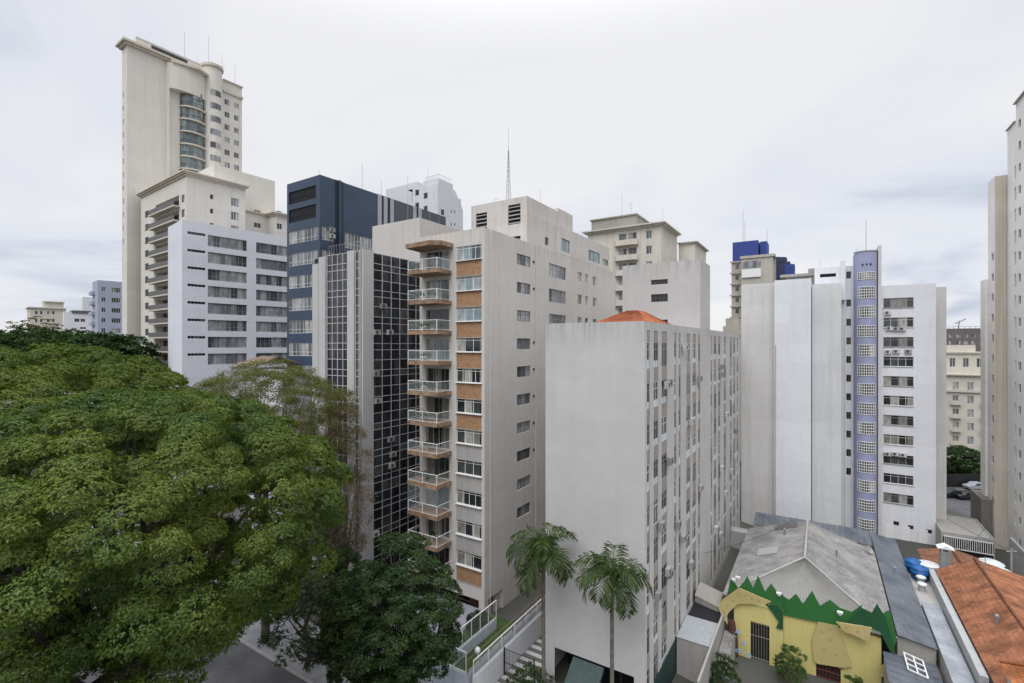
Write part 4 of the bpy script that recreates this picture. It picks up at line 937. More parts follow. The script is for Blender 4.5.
br = wall('brown_far', (.15, .13, .13), .5, .3); m = M(); hf = []
for k in range(8):
    for j in range(7): x = 1+2.8*j; z = b.ZF(960, 334)-3.3*k; hf.append(b.win('F', 0, x, x+1.6, z-1.8, z, n=1, fr=MATS['alu'], gl=MATS['glass_curtain']))
m.vol(0, 20, 0, 15, 0, b.ZF(960, 328.5), F=hf, par=.4); m.build('wall', br, b.root)
q = M(); z = b.ZF(960, 330.5); [q.tube([(1+2*i, .5, z), (1+2*i, .5, z+2)], .08, 4) for i in range(10)]; q.tube([(1, .5, z+2), (19, .5, z+2)], .1, 4); q.tube([(5, 3, z), (5.8, 3, z+5)], .25, 5); q.tube([(4, 3, z+3.6), (8, 3, z+5.8)], .3, 5); q.build('roof_frame', MATS['steel'], b.root); b.finish()
b.root['label'] = 'dark brown high-rise far off above the pale classical building in the right gap'

# ------------------------------------------------------------------ far left buildings
b = B('apartment_building', 'blue-grey apartment block just left of the tall cream tower', 'building', 97.6, 140, th=41)
bg_ = wall('blue_grey', (.36, .40, .49), .2, .2); hr = []; hf = []
for k in range(13):
    z = b.ZR(103, 287)-3.0*k
    hr.append(b.win('R', 0, b.Y(101.5), b.Y(105.5), z-1.3, z, n=2, fr=MATS['white'], gl=MATS['glass_dark'])); hr.append(b.win('R', 0, b.Y(111.5), b.Y(120.5), z-1.4, z, n=4, fr=MATS['white'], gl=MATS['glass']))
m = M(); m.vol(b.X(92.5), 0, 0, b.Y(124), -2, b.ZF(97.6, 280), Rr=hr, par=.3); m.build('wall', bg_, b.root)
for k in range(12):
    z = b.ZR(95, 287)-3.0*k; q = M(); q.box(b.X(92.3)-.3, b.X(95), -.8, 0, z-1.9, z-.9); q.build('balcony', bg_, b.root)
b.finish()
b = B('apartment_building', 'low white building with a dark open roof terrace, far left', 'building', 64, 175, th=41)
hr = [b.win('R', 0, b.Y(p0), b.Y(p1), b.ZR(p0, y1_), b.ZR(p0, y0_), n=2, fr=MATS['white'], gl=MATS['glass_dark']) for p0, p1, y0_, y1_ in ((74.5, 79.5, 318.5, 322), (80.5, 85, 318.8, 322), (80, 86, 327, 329))]
m = M(); m.vol(-3, 0, 0, b.Y(92), -2, b.ZF(66, 311), Rr=hr, par=.5); m.vol(-3, -.5, b.Y(83), b.Y(93), 20, b.ZR(90, 297), par=.3); m.build('wall', MATS['white_cool'], b.root)
m = M(); m.box(-6, .3, b.Y(72), b.Y(91), b.ZF(70, 311), b.ZF(70, 308)); m.build('terrace_canopy', MATS['frame_dark'], b.root); b.finish()
b = B('apartment_building', 'beige building with a stepped roofline behind the far left trees', 'building', 30, 200, th=41)
hr = []
for k in range(4):
    for p in (35, 40, 47, 52): z = b.ZR(p, 311)-3.3*k; hr.append(b.win('R', 0, b.Y(p), b.Y(p+2.6), z-1.4, z, n=1, fr=MATS['white'], gl=MATS['glass']))
m = M(); m.vol(-12, 0, 0, b.Y(66), -2, b.ZR(40, 307), Rr=hr, par=.3); m.vol(-8, -1, b.Y(44), b.Y(64), 20, b.ZR(50, 301), par=.3); m.build('wall', cl, b.root)
m = M(); m.box(-12.6, .6, -.6, b.Y(66), b.ZR(40, 308.2), b.ZR(40, 307.2)); m.box(-8.6, -.3, b.Y(44), b.Y(65), b.ZR(50, 302), b.ZR(50, 301)); m.build('cornice', cl, b.root); b.finish()
# house with a red roof below the white block
b = B('house', 'low building with a pale red awning roof in front of the white ribbon-window block', 'house', 248, 68, th=36)
m = M(); m.vol(0, 9, 0, 9, 0, b.ZF(250, 368), par=.2); m.build('wall', MATS['white_cool'], b.root)
m = M(); z = b.ZF(250, 357); tile('clay_pale', (.30, .22, .17), (.26, .19, .15)); m.sheet((-1, -1.5, z-1), (5.4, -1.5, z-1), (4.6, 2, z+.1), (0, 2, z+.1), per=.3, amp=.04); m.sheet((5.4, 5, z-1), (-1, 5, z-1), (0, 2, z+.1), (4.6, 2, z+.1), per=.3, amp=.04); m.build('roof', MATS['clay_pale'], b.root)
m = M(); [m.tube([(x, -.8, b.ZF(250, 375)), (x, -.8, z-.9)], .08, 6) for x in (0, 2.2, 4.6)]; m.build('post', MATS['white'], b.root); b.finish()
# ------------------------------------------------------------------ kindergarten (hip roof, yellow front)
A0 = pt(804.7, 557.6, 21.5)
b = B('kindergarten_building', 'yellow house with grey hipped roof and green cut-out hills along its front', 'house', 804.7, A0.y)
ez, rz_ = 3.0, 5.5; hw = 6.6; yf, yb = -7, 13
m, nt, bs = newmat('sheet_grey'); MATS['sheet_grey'] = m
c = mix(nt, ramp(nt, rough_noise(nt, .45, detail=8, rough=.7), .38, (0,)*3, .64, (1,)*3), (.17, .165, .16), (.31, .30, .285))
nt.links.new(mix(nt, 1.0, c, ramp(nt, rough_noise(nt, 6, detail=5), .3, (.7,)*3, .7, (1.15,)*3), 'MULTIPLY'), bs.inputs['Base Color']); bs.inputs['Roughness'].default_value = .85
m = M()
m.sheet((-hw, yb, ez), (-hw, yf, ez), (0, 0, rz_), (0, yb-1, rz_), per=.18, amp=.025); m.sheet((hw, yf, ez), (hw, yb, ez), (0, yb-1, rz_), (0, 0, rz_), per=.18, amp=.025)
m.build('roof', MATS['sheet_grey'], b.root)
m = M(); m.sheet((-hw, yf, ez), (hw, yf, ez), (.01, 0, rz_), (-.01, 0, rz_), per=.34, amp=.05); m.build('roof_hip', wall('hip_grey', (.30, .295, .28), .6, .3), b.root)
m = M(); m.tube([(0, 0, rz_+.06), (0, yb-1, rz_+.06)], .13, 6); m.tube([(0, 0, rz_+.06), (-hw, yf, ez+.06)], .09, 6); m.tube([(0, 0, rz_+.06), (hw, yf, ez+.06)], .09, 6); m.build('ridge_cap', MATS['concrete'], b.root)
m = M(); m.sheet((-3.4, 10.2, 4.3), (-1.0, 10.2, 5.2), (-1.0, 11.6, 5.35), (-3.4, 11.6, 4.45), per=.3, amp=.02); m.box(-4.6, -2.6, 3.0, 6.2, 4.6, 4.62) if False else None; m.build('roof_patch', MATS['concrete_dark'], b.root)
m = M(); k_ = (rz_-ez)/hw
def rp(x, y, o=.06): return (x, y, rz_-abs(x)*k_+o)
m.quad(rp(-4.6, 2.2), rp(-2.6, 2.2), rp(-2.6, 4.4), rp(-4.6, 4.4)); m.build('roof_patch', plain('patch_pale', (.36, .355, .34), .9), b.root)
yw = yf-.6; ylw = wall('yellow', (.60, .53, .21), .3, .4)
X = lambda p: b.X(p, yw); Z = lambda p, q: b.ZF(p, q, yw)
wA = (X(750.5), X(769.5), Z(760, 679), Z(760, 623.5)); wD = (X(816), X(841), -2, Z(828, 661))
m = M(); m.vol(X(734), X(783), yw, yb-1, -2.2, 3.1, F=[wA], par=0, d=.3); m.vol(X(783)+.01, X(882), yw+.5, yb-1, -2.2, 2.7, F=[wD], par=0, d=.35); m.build('wall', ylw, b.root)
for (a, c_, e, f), yy, nm in ((wA, yw, 'window'), (wD, yw+.5, 'door')):
    q = M(); q.quad((a, yy+.28, e), (c_, yy+.28, e), (c_, yy+.28, f), (a, yy+.28, f)); o = q.build(nm, MATS['black'] if nm == 'window' else plain('door_dark', (.03, .02, .02), .7), b.root)
    q = M(); n = 7
    for i in range(n+1): x = a+(c_-a)*i/n; q.tube([(x, yy+.08, e), (x, yy+.08, f)], .016, 4)
    for t in (.02, .35, .75, .98): q.tube([(a, yy+.07, e+(f-e)*t), (c_, yy+.07, e+(f-e)*t)], .022, 4)
    q.build('security_bars', plain('bar_tan', (.34, .31, .24), .7) if nm == 'window' else plain('bar_red', (.20, .05, .03), .6), o)
    if nm == 'door':
        q = M(); q.board([(a+.45, e+1.2), (a+.6, e+1.9), (a+1.0, e+2.1), (a+1.7, e+2.0), (a+1.9, e+2.3), (a+1.95, e+1.2), (a+1.7, e+1.2), (a+1.6, e+1.6), (a+.9, e+1.6), (a+.8, e+1.2)], yy-.02, yy+.03); q.build('cutout_ornament', plain('orn_orange', (.42, .12, .04), .7), b.root)
# green cut-out hills
gr = wall('green_board', (.035, .15, .04), .3, .3); gr2 = wall('green_board_dark', (.02, .085, .035), .3, .3)
def board(pp, y, t, mat, nm='hill_cutout'):
    q = M(); q.board([(b.X(px, y), b.ZF(px, py, y)) for px, py in pp], y, y+t); return q.build(nm, mat, b.root)
board([(726, 600), (731, 577), (738, 588), (744, 582), (747, 576), (753, 588), (758, 575.5), (765, 592), (771, 583.5), (777, 592), (783, 595), (783, 623), (776, 612), (770, 604), (738, 603), (728, 607)], yw-.1, .08, gr)
board([(783, 596), (789, 600), (796, 594), (803, 604), (812, 591), (820, 606), (830, 600), (840, 608), (852, 612), (862, 605), (862, 622), (850, 625), (830, 625), (783, 615)], yw+.3, .08, gr)
board([(765, 604), (776, 606), (783, 612), (783, 630), (776, 628), (779, 622), (772, 612)], yw-.22, .07, gr2)
board([(846, 624), (862, 608), (872, 613), (877, 604), (886, 618), (896, 655), (893, 657), (880, 632), (862, 625)], yw-.1, .08, gr2)
board([(880, 615), (890, 610), (897, 640), (893, 650)], yw+.1, .08, gr)
tanb = wall('tan_board', (.50, .42, .19), .7, .3)
board([(718, 607), (722, 600), (739, 588), (771, 602), (766, 604), (738, 604), (729, 612), (727, 616), (728, 625), (722, 617)], yw-.42, .12, tanb, 'gable_trim')
board([(836, 622), (872, 628), (868, 642), (858, 637), (845, 632)], yw-.42, .12, tanb, 'gable_trim')
board([(812, 640), (818, 622), (838, 626), (852, 667), (843, 668), (818, 664), (814, 662)], yw+.25, .1, tanb, 'trim_panel')
board([(880, 668), (889, 660), (898, 662), (894, 676), (880, 677)], yw-.42, .12, tanb, 'gable_trim')
for px, py in ((745, 596), (752, 599), (738, 594), (759, 601), (727, 606), (724, 612), (733, 601), (822, 632), (830, 640), (824, 650), (836, 655), (829, 629), (846, 628), (858, 632), (889, 668), (892, 664)):
    q = M(); y_ = yw-.43 if not (818 < px < 840 and py < 660) else yw+.24; x, z = b.X(px, y_), b.ZF(px, py, y_); q.board([(x+.11*math.cos(t*.785), z+.08*math.sin(t*.785)) for t in range(8)], y_, y_+.008); q.build('painted_spot', plain('spot', (.36, .27, .10), .8), b.root)
q = M(); q.tube([(X(733), yw-.3, -2.2), (X(734), yw-.4, 0), (X(732), yw-.4, 1.2)], [.5, .35, .3], 8); q.build('painted_tree_trunk', plain('trunk_red', (.09, .04, .03), .8), b.root)
fl = plain('flower_blue', (.30, .42, .60), .6)
for i, (px, py) in enumerate([(733, 636), (738, 632), (743, 643), (735, 650), (729, 654), (741, 651), (749, 655), (731, 641)]):
    q = M(); x, z = b.X(px, yw-.7), b.ZF(px, py, yw-.7)
    for k in range(5): t = k*1.257+i; q.board([(x, z), (x+.16*math.cos(t-.4), z+.16*math.sin(t-.4)), (x+.30*math.cos(t), z+.30*math.sin(t)), (x+.16*math.cos(t+.4), z+.16*math.sin(t+.4))], yw-.7-.01*k, yw-.66-.01*k)
    q.build('flower_cutout', fl, b.root)
for px, py in ((734, 579), (779, 593), (840, 612), (738, 577)):
    q = M(); x, z = b.X(px, yw-.3), b.ZF(px, py, yw-.3); q.box(x-.2, x+.2, yw-.5, yw-.25, z-.07, z+.07); q.box(x-.1, x+.1, yw-.3, yw-.1, z-.3, z-.1); q.build('floodlight', MATS['white'], b.root)
b.finish(); KG = b
def slab_roof(name, label, pts, mat, per=.3, amp=.03, kind='rib', wm=None, base=-2.2, cat='roof'):
    """low building: ribbed roof over four corners (kindergarten frame: x, y, z), walls below"""
    P = [KG.world(*p) for p in pts]; o0 = Vector(P[0]); o0.z = base
    root = empty(name, tuple(o0), 0, label, cat); L = [p-o0 for p in P]
    m = M(); m.sheet(*L, per=per, amp=amp, kind=kind); m.build('roof', mat, root)
    cx = sum((q for q in L), Vector())/4; W_ = [cx.lerp(q, .97) for q in L]
    m = M()
    for i in range(4): a, c_ = W_[i], W_[(i+1) % 4]; m.quad((a.x, a.y, 0), (c_.x, c_.y, 0), (c_.x, c_.y, c_.z-.08), (a.x, a.y, a.z-.08))
    m.build('wall', wm or MATS['concrete'], root); return root
m, nt, bs = newmat('sheet_dark'); MATS['sheet_dark'] = m
c = mix(nt, ramp(nt, rough_noise(nt, .6, mp=(1, .5, 1), detail=8, rough=.7), .36, (0,)*3, .66, (1,)*3), (.085, .10, .125), (.19, .205, .225)); nt.links.new(c, bs.inputs['Base Color']); bs.inputs['Roughness'].default_value = .42; bs.inputs['Metallic'].default_value = .35
m, nt, bs = newmat('sheet_light'); MATS['sheet_light'] = m
c = mix(nt, ramp(nt, rough_noise(nt, .6, detail=8, rough=.7), .36, (0,)*3, .66, (1,)*3), (.25, .27, .30), (.42, .44, .47)); nt.links.new(c, bs.inputs['Base Color']); bs.inputs['Roughness'].default_value = .5; bs.inputs['Metallic'].default_value = .3
slab_roof('shed_building', 'long shed with dark blue-grey metal roof beside the grey hipped roof', [(9.3, -6, 2.5), (9.3, 20, 2.5), (6.75, 20, 2.9), (6.75, -6, 2.9)], MATS['sheet_dark'], .6, .04, cat='shed')
slab_roof('shed_building', 'dark metal shed roof behind the grey hipped roof', [(-6.2, 13.6, 3.4), (6.5, 13.6, 3.4), (6.5, 17.5, 3.9), (-6.2, 17.5, 3.9)], MATS['sheet_dark'], .6, .04, cat='shed')
slab_roof('shed_building', 'dark blue metal roof at the bottom, right of the yellow front', [(9.2, -18, 1.4), (9.2, -6.4, 1.4), (5.6, -8, 2.2), (5.6, -18, 2.2)], MATS['sheet_dark'], .9, .05, cat='shed')
slab_roof('shed_building', 'narrow pale metal roof next to the orange tiled roof', [(10.9, -18, 2.2), (10.9, 3, 2.2), (9.45, 3, 2.5), (9.45, -18, 2.5)], MATS['sheet_light'], .45, .03, cat='shed')
slab_roof('shed_building', 'flat concrete strip roof holding the blue water tanks', [(11.2, 3.2, 1.9), (11.2, 13, 1.9), (9.4, 13, 1.9), (9.4, 3.2, 1.9)], MATS['concrete'], 2, .0, cat='shed')
# white skylight frames on the dark strip
g = M(); 
for i in range(3): g.box(-.6+.6*i-.04, -.6+.6*i+.04, -1.2, 1.2, 0, .08)
for i in range(4): g.box(-.64, .64, -1.2+.8*i-.04, -1.2+.8*i+.04, .001, .079)
o = g.build('skylight', MATS['white']); o.location = KG.world(7.6, -8.3, 1.95); o.rotation_euler = (0, .22, -TH); tag(o, 'white gridded skylight frame on the dark blue metal roof', 'skylight')
# terracotta roofs
tile('clay', (.37, .165, .09), (.29, .125, .07)); tile('clay_brown', (.27, .14, .09), (.22, .11, .07), row=.5, across=.3)
def gable_house(label, x0, x1, y0, y1, ze, zr_, xr, mat, cat='house', hip=0):
    root = empty('tiled_house', tuple(KG.world(x0, y0, -2.2)), -TH, label, cat); o = lambda x, y, z: (x-x0, y-y0, z+2.2)
    m = M(); m.sheet(o(x0, y1, ze), o(x0, y0, ze), o(xr, y0+hip, zr_), o(xr, y1-hip, zr_), per=.24, amp=.045); m.sheet(o(x1, y0, ze), o(x1, y1, ze), o(xr, y1-hip, zr_), o(xr, y0+hip, zr_), per=.24, amp=.045)
    if hip: m.sheet(o(x0, y0, ze), o(x1, y0, ze), o(xr+.01, y0+hip, zr_), o(xr-.01, y0+hip, zr_), per=.24, amp=.045); m.sheet(o(x1, y1, ze), o(x0, y1, ze), o(xr-.01, y1-hip, zr_), o(xr+.01, y1-hip, zr_), per=.24, amp=.045)
    m.build('roof', mat, root)
    m = M(); m.tube([o(xr, y0+hip, zr_+.05), o(xr, y1-hip, zr_+.05)], .13, 8)
    if hip: [m.tube([o(xr, y0+hip, zr_+.05), o(x, y0, ze+.05)], .11, 8) for x in (x0, x1)]; [m.tube([o(xr, y1-hip, zr_+.05), o(x, y1, ze+.05)], .11, 8) for x in (x0, x1)]
    m.build('ridge_tiles', mat, root)
    m = M(); m.vol(.3, x1-x0-.3, .3, y1-y0-.3, 0, ze+2.1, par=0, faces='FRLB')
    if not hip: m.quad(o(x0+.3, y0+.3, ze-.1), o(x1-.3, y0+.3, ze-.1), o(xr, y0+.3, zr_-.1)); m.quad(o(x0+.3, y1-.3, ze-.1), o(x1-.3, y1-.3, ze-.1), o(xr, y1-.3, zr_-.1))
    m.build('wall', MATS['wall_beige'], root); return root
gable_house('house under the big weathered terracotta roof at the right', 11.6, 22, -17, 9.8, 3.3, 5.2, 14.6, MATS['clay'])
gable_house('house with small terracotta roof behind the chimney', 11.2, 17.4, 13.6, 18.6, 2.3, 3.1, 14.3, MATS['clay_brown'])
tile('clay_bright', (.50, .20, .08), (.42, .16, .07))
hx = gable_house('bright orange tiled roof in the bottom right corner', 11.7, 18.5, -20, -11.3, 5.3, 7.0, 15.2, MATS['clay_bright'], hip=2.6)
o = empty('chimney', tuple(KG.world(12.6, 11.4, 2)), -TH, 'grey square chimney with a white cap beside the orange roof', 'chimney')
m = M(); m.box(-.42, .42, -.42, .42, -1, 3.0); m.build('shaft', wall('chim_grey', (.27, .27, .27), .5, .5), o); m = M(); [m.box(x-.05, x+.05, y-.05, y+.05, 3.0, 3.3) for x in (-.3, .3) for y in (-.3, .3)]; m.board([(-.7, 3.3), (.7, 3.3), (0, 3.65)], -.6, .6); m.build('cap', MATS['white'], o)
plain('tank_blue', (.01, .10, .30), .45, var=.2); plain('tank_white', (.62, .64, .64), .5, var=.15)
for x, y, lab in ((10.0, 11.6, 'blue water tank behind, farther of the two beside the dark metal roof'), (10.3, 9.9, 'blue water tank in front, nearer of the two beside the dark metal roof')):
    o = empty('water_tank', tuple(KG.world(x, y, 1.92)), 0, lab, 'water tank', 'blue water tanks')
    m = M(); m.lathe([(.6, 0), (.72, .2), (.75, .7), (.79, .72), (.79, .8), (.74, .85), (.76, 1.2)], k=22); m.build('body', MATS['tank_blue'], o, True)
    m = M(); m.lathe([(.8, 1.2), (.8, 1.27), (.55, 1.42), (.2, 1.48), (.18, 1.55), (.1, 1.56)], k=22); m.build('lid', MATS['tank_blue'], o, True)
for i, (px, py) in enumerate([(990.5, 560), (997, 567), (1002, 573.5)]):
    p = pt(px, py, 24.3); o = empty('water_tank', (p.x, p.y, 0.8), 0, 'white round water tank, %s in the row by the cream tower' % ('farthest', 'middle one', 'nearest')[i], 'water tank', 'white water tanks')
    m = M(); m.lathe([(1.0, 0), (1.12, 1.5), (1.16, 1.55)], k=22); m.build('body', MATS['tank_white'], o, True); m = M(); m.lathe([(1.18, 1.55), (1.18, 1.62), (.7, 1.85), (.15, 1.9)], k=22); m.build('lid', MATS['tank_white'], o, True)
for i, (px, py) in enumerate([(919.5, 572), (921, 579), (922, 586)]):
    p = pt(px, py, 24.6); m = M(); m.lathe([(.3, -1.2), (.3, .1), (.45, .14), (.4, .28), (.15, .38)], k=18); o = m.build('roof_vent', MATS['tank_white'], smooth=True); o.location = p; tag(o, 'white domed roof vent, %s of three beside the orange roof' % ('farthest', 'middle', 'nearest')[i], 'roof vent', 'white roof vents')
m = M(); m.lathe([(1.0, 0), (1.05, .06), (.9, .14), (.1, .2)], k=24); o = m.build('tank_lid', MATS['tank_white'], smooth=True); o.location = pt(928, 564.5, 23.9); tag(o, 'flat white round lid between the blue tanks and the chimney', 'lid')
p = KG.world(11.3, 2.5, 0); m = M(); m.box(-.25, .25, -12, 8, -2, 3.1); o = m.build('parapet_wall', wall('par_grey', (.42, .43, .43), .5, .5)); o.location = (p.x, p.y, 0); o.rotation_euler = (0, 0, -TH); tag(o, 'pale grey parapet wall along the left eave of the terracotta roof', 'wall')
# flat garage with railing behind
p = KG.world(15.4, 31, 0); o = empty('garage_building', tuple(p), -TH, 'low concrete building with a railed front below the cream tower', 'building')
m = M(); m.vol(0, 5.4, 0, 9, -2.2, 1.3, par=.15); m.build('wall', MATS['concrete'], o); m = M()
for i in range(23): x = .3+i*.215; m.box(x-.03, x+.03, -.5, -.45, -.6, .8)
m.box(.2, 5.2, -.52, -.43, .8, .95); m.box(.2, 5.2, -.52, -.43, -.7, -.6); m.build('railing', MATS['white'], o); m = M(); m.box(.2, 5.2, -.1, -.003, -1.9, .7); m.build('opening', MATS['black'], o)
p = KG.world(22.8, 9, 0); m = M(); m.vol(0, 4, -6, 3, -2.2, 2.4, par=.15); o = m.build('flat_roof_building', wall('flat_white', (.5, .5, .5), .4, .3)); o.location = p; o.rotation_euler = (0, 0, -TH); tag(o, 'low building with flat pale roof at the foot of the cream tower', 'building')
# boundary wall of cream tower
p = KG.world(21.9, 16, 0); m = M(); m.box(0, .3, -14, 14, -2.2, 2.2); o = m.build('boundary_wall', MATS['concrete']); o.location = p; o.rotation_euler = (0, 0, -TH); tag(o, 'concrete boundary wall running along the cream tower', 'wall')
# sheds in the alley by the grey block
g = M(); P = [KG.world(*q) for q in ((-9.4, 40, -1.99), (-9.4, -18, -1.99), (-6.4, -18, -1.99), (-6.4, 40, -1.99))]; g.quad(*P); g.build('alley', MATS['patio'])['kind'] = 'structure'
wall('beige_sheet', (.36, .34, .31), .4, .3)
slab_roof('shed_building', 'beige sheet roof in the alley beside the grey block', [(-9.3, -6.4, 1.9), (-6.9, -7.2, 1.7), (-6.9, -4.6, 2.0), (-9.3, -3.8, 2.2)], MATS['beige_sheet'], .3, .03, cat='shed')
slab_roof('shed_building', 'black flat roof in the alley in front of the beige one', [(-9.3, -9.6, 1.2), (-6.8, -9.6, 1.2), (-6.8, -7.3, 1.3), (-9.3, -6.5, 1.3)], MATS['black'], 2, .0, cat='shed')
slab_roof('shed_building', 'pale grey flat roof in the alley, lowest in the photo', [(-9.3, -13.8, 1.5), (-6.5, -13.8, 1.5), (-6.5, -9.7, 1.5), (-9.3, -9.7, 1.5)], plain('roof_pale', (.36, .38, .40), .7, var=.15), 3, .0, cat='shed')
slab_roof('shed_building', 'dark corrugated lean-to between the alley wall and the yellow house', [(-6.25, -11.8, -.1), (-5.3, -11.8, -.2), (-5.3, -8, .1), (-6.25, -8, .2)], MATS['sheet_grey'], .3, .03, cat='shed')
p = KG.world(-6.4, -12, 0); m = M(); m.box(-.08, .08, -7, 5, -2.2, 1.75); o = m.build('boundary_wall', MATS['concrete']); o.location = p; o.rotation_euler = (0, 0, -TH); tag(o, 'thin concrete wall between the alley sheds and the yellow house', 'wall')
p = KG.world(-3.4, 15, 0); m = M(); m.vol(-6, 9.5, 2.7, 4.5, -2.2, .6, par=.1); o = m.build('low_wall', wall('low_white', (.45, .45, .46), .5, .5)); o.location = p; o.rotation_euler = (0, 0, -TH); tag(o, 'long pale ledge at the foot of the blank white wings', 'wall')

# ------------------------------------------------------------------ parked cars far right
def car(p, rz, paint, lab):
    o = empty('parked_car', tuple(p), rz, lab, 'car', 'cars parked beyond the garage')
    prof = [(-2.1, .35), (-2.15, .75), (-1.9, .92), (-1.25, .98), (-.75, 1.42), (.65, 1.44), (1.25, 1.0), (2.0, .88), (2.15, .6), (2.1, .35)]
    m = M(); m.board(prof, -.85, .85); m.build('body', paint, o)
    m = M(); m.board([(-1.08, 1.02), (-.68, 1.37), (.58, 1.38), (1.05, 1.03)], -.86, .86); m.build('side_glass', MATS['glass_black'], o)
    m = M(); m.quad((.70, -.7, 1.43), (.70, .7, 1.43), (1.24, .75, 1.03), (1.24, -.75, 1.03)); m.build('windscreen', MATS['glass_black'], o)
    for x in (-1.35, 1.35):
        for y in (-.86, .7): m = M(); m.lathe([(.32, 0), (.32, .17), (.16, .17)], k=16); w_ = m.build('wheel', MATS['black'], o, True, (x, y, .32)); w_.rotation_euler = (-math.pi/2, 0, 0)
for px, py, c, lab in ((953, 497, (.012, .015, .03), 'dark navy parked car nearest the white block'), (968, 499, (.02, .02, .022), 'black parked car in front of the dark fence by the garage'), (977, 489.5, (.35, .36, .38), 'silver car farthest back beside the cream tower')):
    p = pt(px, py, 29); p.z = -2; car(p, -.05, plain('paint_%d' % px, c, .25, spec=.7), lab)
p = pt(966, 490, 29); m = M(); m.box(-9, 9, -.1, .1, 0, 2.6); o = m.build('dark_fence', MATS['black']); o.location = (p.x, p.y+2, -2); tag(o, 'black fence behind the parked cars', 'fence')
g = M(); P = [(p.x-14, p.y-22), (p.x+14, p.y-22), (p.x+14, p.y+4), (p.x-14, p.y+4)]; g.quad(*[(x, y, -1.985) for x, y in P]); g.build('car_park', MATS['asphalt'])['kind'] = 'structure'

# overhead service cables
def cable(a, c_, sag, lab, n=14, r=.022):
    a, c_ = Vector(a), Vector(c_); m = M(); m.tube([(a.lerp(c_, i/n)-a)-Vector((0, 0, sag*4*(i/n)*(1-i/n))) for i in range(n+1)], r, 4); o = m.build('service_cable', MATS['black']); o.location = a; tag(o, lab, 'cable', 'service cables')
cable(KG.world(16, 30.9, 3.2), KG.world(21.9, 12, 4.8), .5, 'thin black cable sagging from the railed garage to the cream tower')
cable(KG.world(14.3, 16, 3.6), KG.world(20, 30.9, 3.0), .4, 'thin black cable crossing over the small brown tiled roof')
cable(KG.world(-9.3, -2, 4.5), KG.world(-1, 12.6, 5.6), .5, 'thin black cable from the grey block to the grey hipped roof')
m = M(); m.tube([(0, 0, 0), (0, 0, 5.2)], [.09, .07], 8); m.box(-.6, .6, -.05, .05, 4.8, 4.9); o = m.build('utility_pole', MATS['concrete']); o.location = KG.world(20.2, 22, -2); tag(o, 'short concrete utility pole between the garage and the cream tower', 'pole')
# pipes and clutter on the low roofs
for i, (x, y, z, lab) in enumerate([(-2.2, 8, 4.68, 'small vent pipe on the left slope of the grey roof'), (2.8, 5, 4.45, 'small vent pipe on the right slope of the grey roof'), (8, 8, 2.72, 'vent pipe standing on the long dark shed roof'), (13.4, -3, 4.4, 'clay vent pipe on the left slope of the terracotta roof')]):
    m = M(); m.lathe([(.09, -.1), (.09, .55), (.16, .56), (.14, .72), (.03, .8)], k=12); o = m.build('vent_pipe', MATS['steel']); o.location = KG.world(x, y, z); tag(o, lab, 'vent pipe')
m = M(); m.tube([(0, 0, 0), (0, 0, 1.6)], .03, 5); [m.tube([(-.6+.05*k, 0, 1.5-.14*k), (.6-.05*k, 0, 1.5-.14*k)], .012, 4) for k in range(5)]; o = m.build('roof_aerial', MATS['steel']); o.location = KG.world(14.6, 6, 5.2); tag(o, 'television aerial on the ridge of the terracotta roof', 'aerial')
m = M(); m.lathe([(.02, 0), (.25, .03), (.42, .12), (.40, .13), (.2, .04)], k=16); o = m.build('satellite_dish', MATS['acwhite']); o.location = KG.world(6.0, 11, 3.7); o.rotation_euler = (1.0, 0, .4); tag(o, 'small satellite dish at the far right edge of the grey hipped roof', 'satellite dish')
# ------------------------------------------------------------------ vegetation
def leaf_arrays(P, D, Sz, Wd, rng, NN=None):
    n = len(P); D = D/np.linalg.norm(D, axis=1, keepdims=True)
    if NN is not None: T = np.cross(NN+rng.normal(scale=.33, size=(n, 3)), D)
    else: r = rng.normal(size=(n, 3)); r[:, 2] *= .35; T = np.cross(D, np.cross(r, D))
    T /= np.linalg.norm(T, axis=1, keepdims=True)+1e-9
    S_ = Sz[:, None]; W_ = Wd[:, None]*.5
    v = np.empty((n, 4, 3)); v[:, 0] = P; v[:, 1] = P+D*S_*.45+T*W_; v[:, 2] = P+D*S_; v[:, 3] = P+D*S_*.45-T*W_
    v[:, 2, 2] -= Sz*.12
    return v.reshape(-1, 3)
def quads_mesh(name, V, mat, parent=None, loc=None):
    n = len(V)//4; me = bpy.data.meshes.new(name)
    me.vertices.add(n*4); me.vertices.foreach_set('co', V.astype(np.float32).ravel())
    me.loops.add(n*4); me.loops.foreach_set('vertex_index', np.arange(n*4, dtype=np.int32))
    me.polygons.add(n); me.polygons.foreach_set('loop_start', np.arange(0, n*4, 4, dtype=np.int32))
    me.polygons.foreach_set('loop_total', np.full(n, 4, dtype=np.int32))
    me.materials.append(mat); me.update(calc_edges=True)
    return link(name, me, parent, loc)
def fib(n, rng):
    i = np.arange(n)+.5; ph = np.arccos(1-2*i/n); th = np.pi*(1+5**.5)*i
    v = np.stack([np.cos(th)*np.sin(ph), np.sin(th)*np.sin(ph), np.cos(ph)], 1); return v+rng.normal(scale=.04, size=v.shape)
